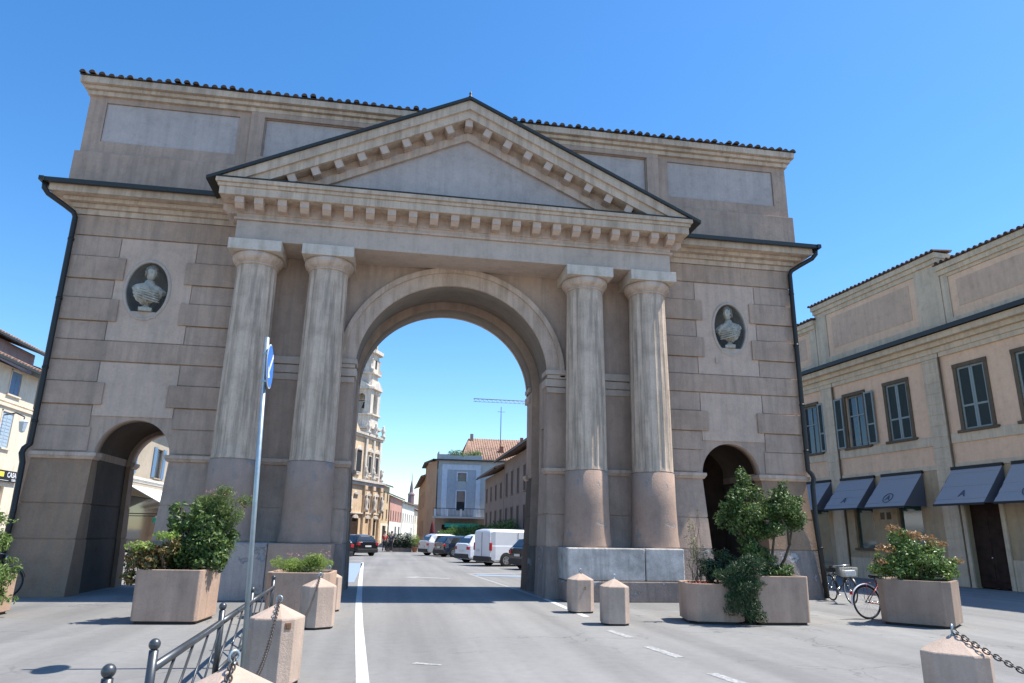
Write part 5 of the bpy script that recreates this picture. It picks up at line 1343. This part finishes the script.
    for s in (-1,1):
        a=MB()
        if kind=='van': a.box(-.02,.10,min(s*.99*w,s*.84*w),max(s*.99*w,s*.84*w),.80,1.20)
        else: a.box(-.03,.16,min(s*.97*w,s*.70*w),max(s*.97*w,s*.70*w),.74,.92)
        a.build('tail_light','taillight',r,.02)
        a=MB(); a.box(Lc-.30,Lc-.02,min(s*.9*w,s*.6*w),max(s*.9*w,s*.6*w),.60,.74); a.build('headlight','chrome',r,.02)
        a=MB(); x_=st[-3][0]-.55 if kind!='van' else 3.75; a.box(x_,x_+.18,min(s*w,s*(w+.17)),max(s*w,s*(w+.17)),.98,1.12); a.build('wing_mirror',paintm,r,.03)
    a=MB(); 
    if kind=='van': a.box(-.03,-.01,.30,.72,.74,.86)
    else: a.box(-.055,-.03,-.25,.25,.62,.73)
    a.build('number_plate','plate',r)
    for x in (.80 if kind!='van' else .95,Lc-.82):
        for s in (-1,1):
            rr=.315
            a=MB(); a.disc((x,s*(w-.02),rr+.02),rr+.06,(0,1,0),.05,28); a.build('wheel_arch','plastic',r)
            a=MB(); a.tube([(x,s*(w-.20),rr),(x,s*(w-.16),rr),(x,s*(w+.0),rr),(x,s*(w+.02),rr)],[rr-.03,rr,rr,rr-.03],28); wl=a.build('wheel','tyre',r)
            a=MB(); a.disc((x,s*(w+.018),rr),rr*.66,(0,1,0),.02,20); a.build('rim','rim',wl)
            a=MB()
            for k in range(5):
                t=2*PI*k/5; a.disc((x+.13*math.cos(t),s*(w+.03),rr+.13*math.sin(t)),.035,(0,1,0),.006,10)
            a.build('rim_holes','plastic',wl)
    return r
H0=R(21.5)
car('white panel van with its back to the road beyond the main arch',(3.33,19.3,0),H0,'carwhite','van',name='parked_van')
car('black car parked nearest the gate, mostly hidden by the right jamb of the main arch',(4.62,15.5,0),H0,'carblack','hatch')
car('white car parked just beyond the panel van and partly hidden by it',(2.66,23.6,0),H0,'carwhite','suv')
car('dark blue small car parked between the two white ones',(2.0,34.0,0),H0,'cardark','hatch')
car('silver white car at the far end of the right hand parked row',(.95,36.9,0),H0,'carsilver','suv')
car('black estate car parked at an angle on the left in front of the church',(-3.1,33.5,0),R(125),'carblack','wagon')
car('dark car with only its rear corner showing past the left jamb of the main arch',(-4.35,24.4,0),R(125),'carblack','hatch')

# hedge, street plants, people
hd=thing('hedge','bright green hedge behind the parked van and cars','hedge',(0,0,0))
a=MB(); a.recalc=False; cl=[]
for k in range(22):
    t=k/21; cl.append(((3.2+(8.0-3.2)*t+rnd.uniform(-.2,.2),50+(37-50)*t,.9+.95*t**.6+rnd.uniform(-.1,.25)),(.6,.9,.95)))
leaves(a,cl,12000,.16); a.build('foliage','leafHedge',hd)
a=MB(); 
for c,_ in cl[::2]: a.tube([(c[0],c[1],0),(c[0],c[1],c[2])],.04,6)
a.build('stem','bark',hd)
dh=thing('dark_hedge','dark clipped hedge screening cafe tables in the middle of the street','hedge',(-.9,47,0))
a=MB(); a.recalc=False; leaves(a,[((x,0,.85),(.42,.5,.85)) for x in (-.8,-.3,.2,.7,1.0)],5200,.12); a.build('foliage','leafDarkHedge',dh)
a=MB(); a.box(-1.1,1.3,-.3,.3,0,.35); a.build('trough','brownh',dh)
pp=thing('potted_bush','light green bush in a terracotta pot beside the silver car','potted plant',(.65,46.5,0))
a=MB(); a.lathe([(.18,0),(.28,.4),(.30,.42),(.26,.42),(.2,.36)],n=16); a.build('pot','terracotta',pp)
a=MB(); a.recalc=False; leaves(a,[((0,0,1.0),(.45,.4,.55))],900,.10); a.build('foliage','leafBright',pp)
a=MB(); a.tube([(0,0,.35),(0,0,.9)],.03,6); a.build('stem','bark',pp)
rp=thing('closed_parasol','dark red closed parasol in front of the blue grey building','parasol',(2.9,60,0)); a=MB(); a.tube([(0,0,0),(0,0,3.1)],.04,8); a.build('pole','iron',rp); a=MB(); a.lathe([(.03,3.0),(.16,2.6),(.28,1.9),(.34,1.2),(.22,1.15),(.03,1.3)],n=10); a.build('canopy','darkred',rp)

def person(label,loc,rz,shirt,lean=0):
    r=thing('person',label,'person',loc,rz)
    J={'pel':(0,0,.95,.135),'wai':(0,0,1.12,.12),'che':(0,-.01,1.33,.145),'nck':(0,-.01,1.49,.058),'hd0':(0,-.02,1.56,.075),'hd1':(0,-.02,1.66,.098),'hd2':(0,-.01,1.74,.075),
       'shL':(.17,0,1.42,.062),'elL':(.25,.02,1.14,.045),'wrL':(.24,-.08,.90,.032),'haL':(.24,-.12,.81,.036),'shR':(-.17,0,1.42,.062),'elR':(-.25,.02,1.14,.045),'wrR':(-.24,-.08,.90,.032),'haR':(-.24,-.12,.81,.036),
       'hpL':(.09,0,.90,.095),'knL':(.10,-.06,.50,.062),'anL':(.10,.02,.09,.042),'toL':(.11,-.13,.04,.038),'hpR':(-.09,0,.90,.095),'knR':(-.10,-.02,.50,.062),'anR':(-.10,.14,.10,.042),'toR':(-.11,.0,.04,.038)}
    E_=[('pel','wai'),('wai','che'),('che','nck'),('nck','hd0'),('hd0','hd1'),('hd1','hd2'),('che','shL'),('shL','elL'),('elL','wrL'),('wrL','haL'),('che','shR'),('shR','elR'),('elR','wrR'),('wrR','haR'),('pel','hpL'),('hpL','knL'),('knL','anL'),('anL','toL'),('pel','hpR'),('hpR','knR'),('knR','anR'),('anR','toR')]
    def skin(keys,edges,grow,nm,mat,root):
        me=bpy.data.meshes.new(nm); ix={k:i for i,k in enumerate(keys)}
        me.from_pydata([J[k][:3] for k in keys],[(ix[a_],ix[b_]) for a_,b_ in edges],[]); o=bpy.data.objects.new(nm,me); COL.objects.link(o)
        m=o.modifiers.new('skin','SKIN'); m.use_smooth_shade=True
        for i,k in enumerate(keys):
            v=me.skin_vertices[0].data[i]; v.radius=(J[k][3]+grow,J[k][3]*(.8)+grow); v.use_root=(k==root)
        s=o.modifiers.new('sub','SUBSURF'); s.levels=1; s.render_levels=1
        dg=bpy.context.evaluated_depsgraph_get(); dg.update(); nm_=bpy.data.meshes.new_from_object(o.evaluated_get(dg)); bpy.data.objects.remove(o)
        nm_.materials.clear(); nm_.materials.append(M[mat]); o=bpy.data.objects.new(nm,nm_); COL.objects.link(o); o.parent=r; return o
    skin(list(J),E_,0,'body','skin','pel')
    sk=['pel','wai','che','shL','elL','shR','elR']; skin(sk,[e for e in E_ if e[0] in sk and e[1] in sk],.014,'shirt',shirt,'wai')
    sk=['pel','hpL','knL','anL','hpR','knR','anR']; skin(sk,[e for e in E_ if e[0] in sk and e[1] in sk],.016,'trousers','trousers','pel')
    a=MB(); a.sphere((0,.015,1.70),.108,14,10,(1,1.05,.95)); a.build('hair','hair',r)
    return r
person('person in a red shirt and dark trousers walking in the street beyond the gate',(-2.05,46.5,0),R(20),'shirt')
person('person in dark clothes beside the one in the red shirt',(-1.45,45.6,0),R(-30),'shirt2')

# ================================================================== light, sky, camera
EL=R(61.0); AZ=R(-1.2)       # sun almost exactly along the gate, a touch behind it
to=Vector((math.cos(EL)*math.cos(AZ),math.cos(EL)*math.sin(AZ),math.sin(EL)))
sl=bpy.data.lights.new('sun','SUN'); sl.energy=5.0; sl.angle=R(.55); sl.color=(1,.95,.86)
so=bpy.data.objects.new('sun',sl); COL.objects.link(so); so.rotation_euler=to.to_track_quat('Z','Y').to_euler()
w=bpy.data.worlds.new('World'); sc.world=w; w.use_nodes=True; nt=w.node_tree; bg=nt.nodes['Background']
sky=nt.nodes.new('ShaderNodeTexSky'); sky.sky_type='NISHITA'; sky.sun_disc=False; sky.sun_elevation=EL; sky.sun_rotation=R(90)-AZ; sky.air_density=1.0; sky.dust_density=.3; sky.ozone_density=3.0; sky.altitude=100
hs=nt.nodes.new('ShaderNodeHueSaturation'); hs.inputs['Saturation'].default_value=1.28; nt.links.new(sky.outputs[0],hs.inputs['Color']); nt.links.new(hs.outputs[0],bg.inputs[0]); bg.inputs[1].default_value=.16

cam=bpy.data.cameras.new('camera'); co=bpy.data.objects.new('camera',cam); COL.objects.link(co); sc.camera=co
cx_,cy_,yaw,pit,rol,fpx=-1.5409,-19.6249,.160634,.270083,.017743,700.125
F_=Vector((math.sin(yaw)*math.cos(pit),math.cos(yaw)*math.cos(pit),math.sin(pit))); R0=Vector((math.cos(yaw),-math.sin(yaw),0)); U0=R0.cross(F_)
Rr=R0*math.cos(rol)+U0*math.sin(rol); Ur=-R0*math.sin(rol)+U0*math.cos(rol)
m=Matrix((( Rr.x,Ur.x,-F_.x,cx_),(Rr.y,Ur.y,-F_.y,cy_),(Rr.z,Ur.z,-F_.z,1.6),(0,0,0,1))); co.matrix_world=m
cam.sensor_fit='HORIZONTAL'; cam.sensor_width=36; cam.lens=36*fpx/1024; cam.clip_end=3000; cam.clip_start=.05
sc.view_settings.view_transform='Standard'; sc.view_settings.look='None'; sc.view_settings.exposure=.64; sc.view_settings.gamma=1
sc.render.engine='CYCLES'; sc.render.resolution_x=1024; sc.render.resolution_y=683
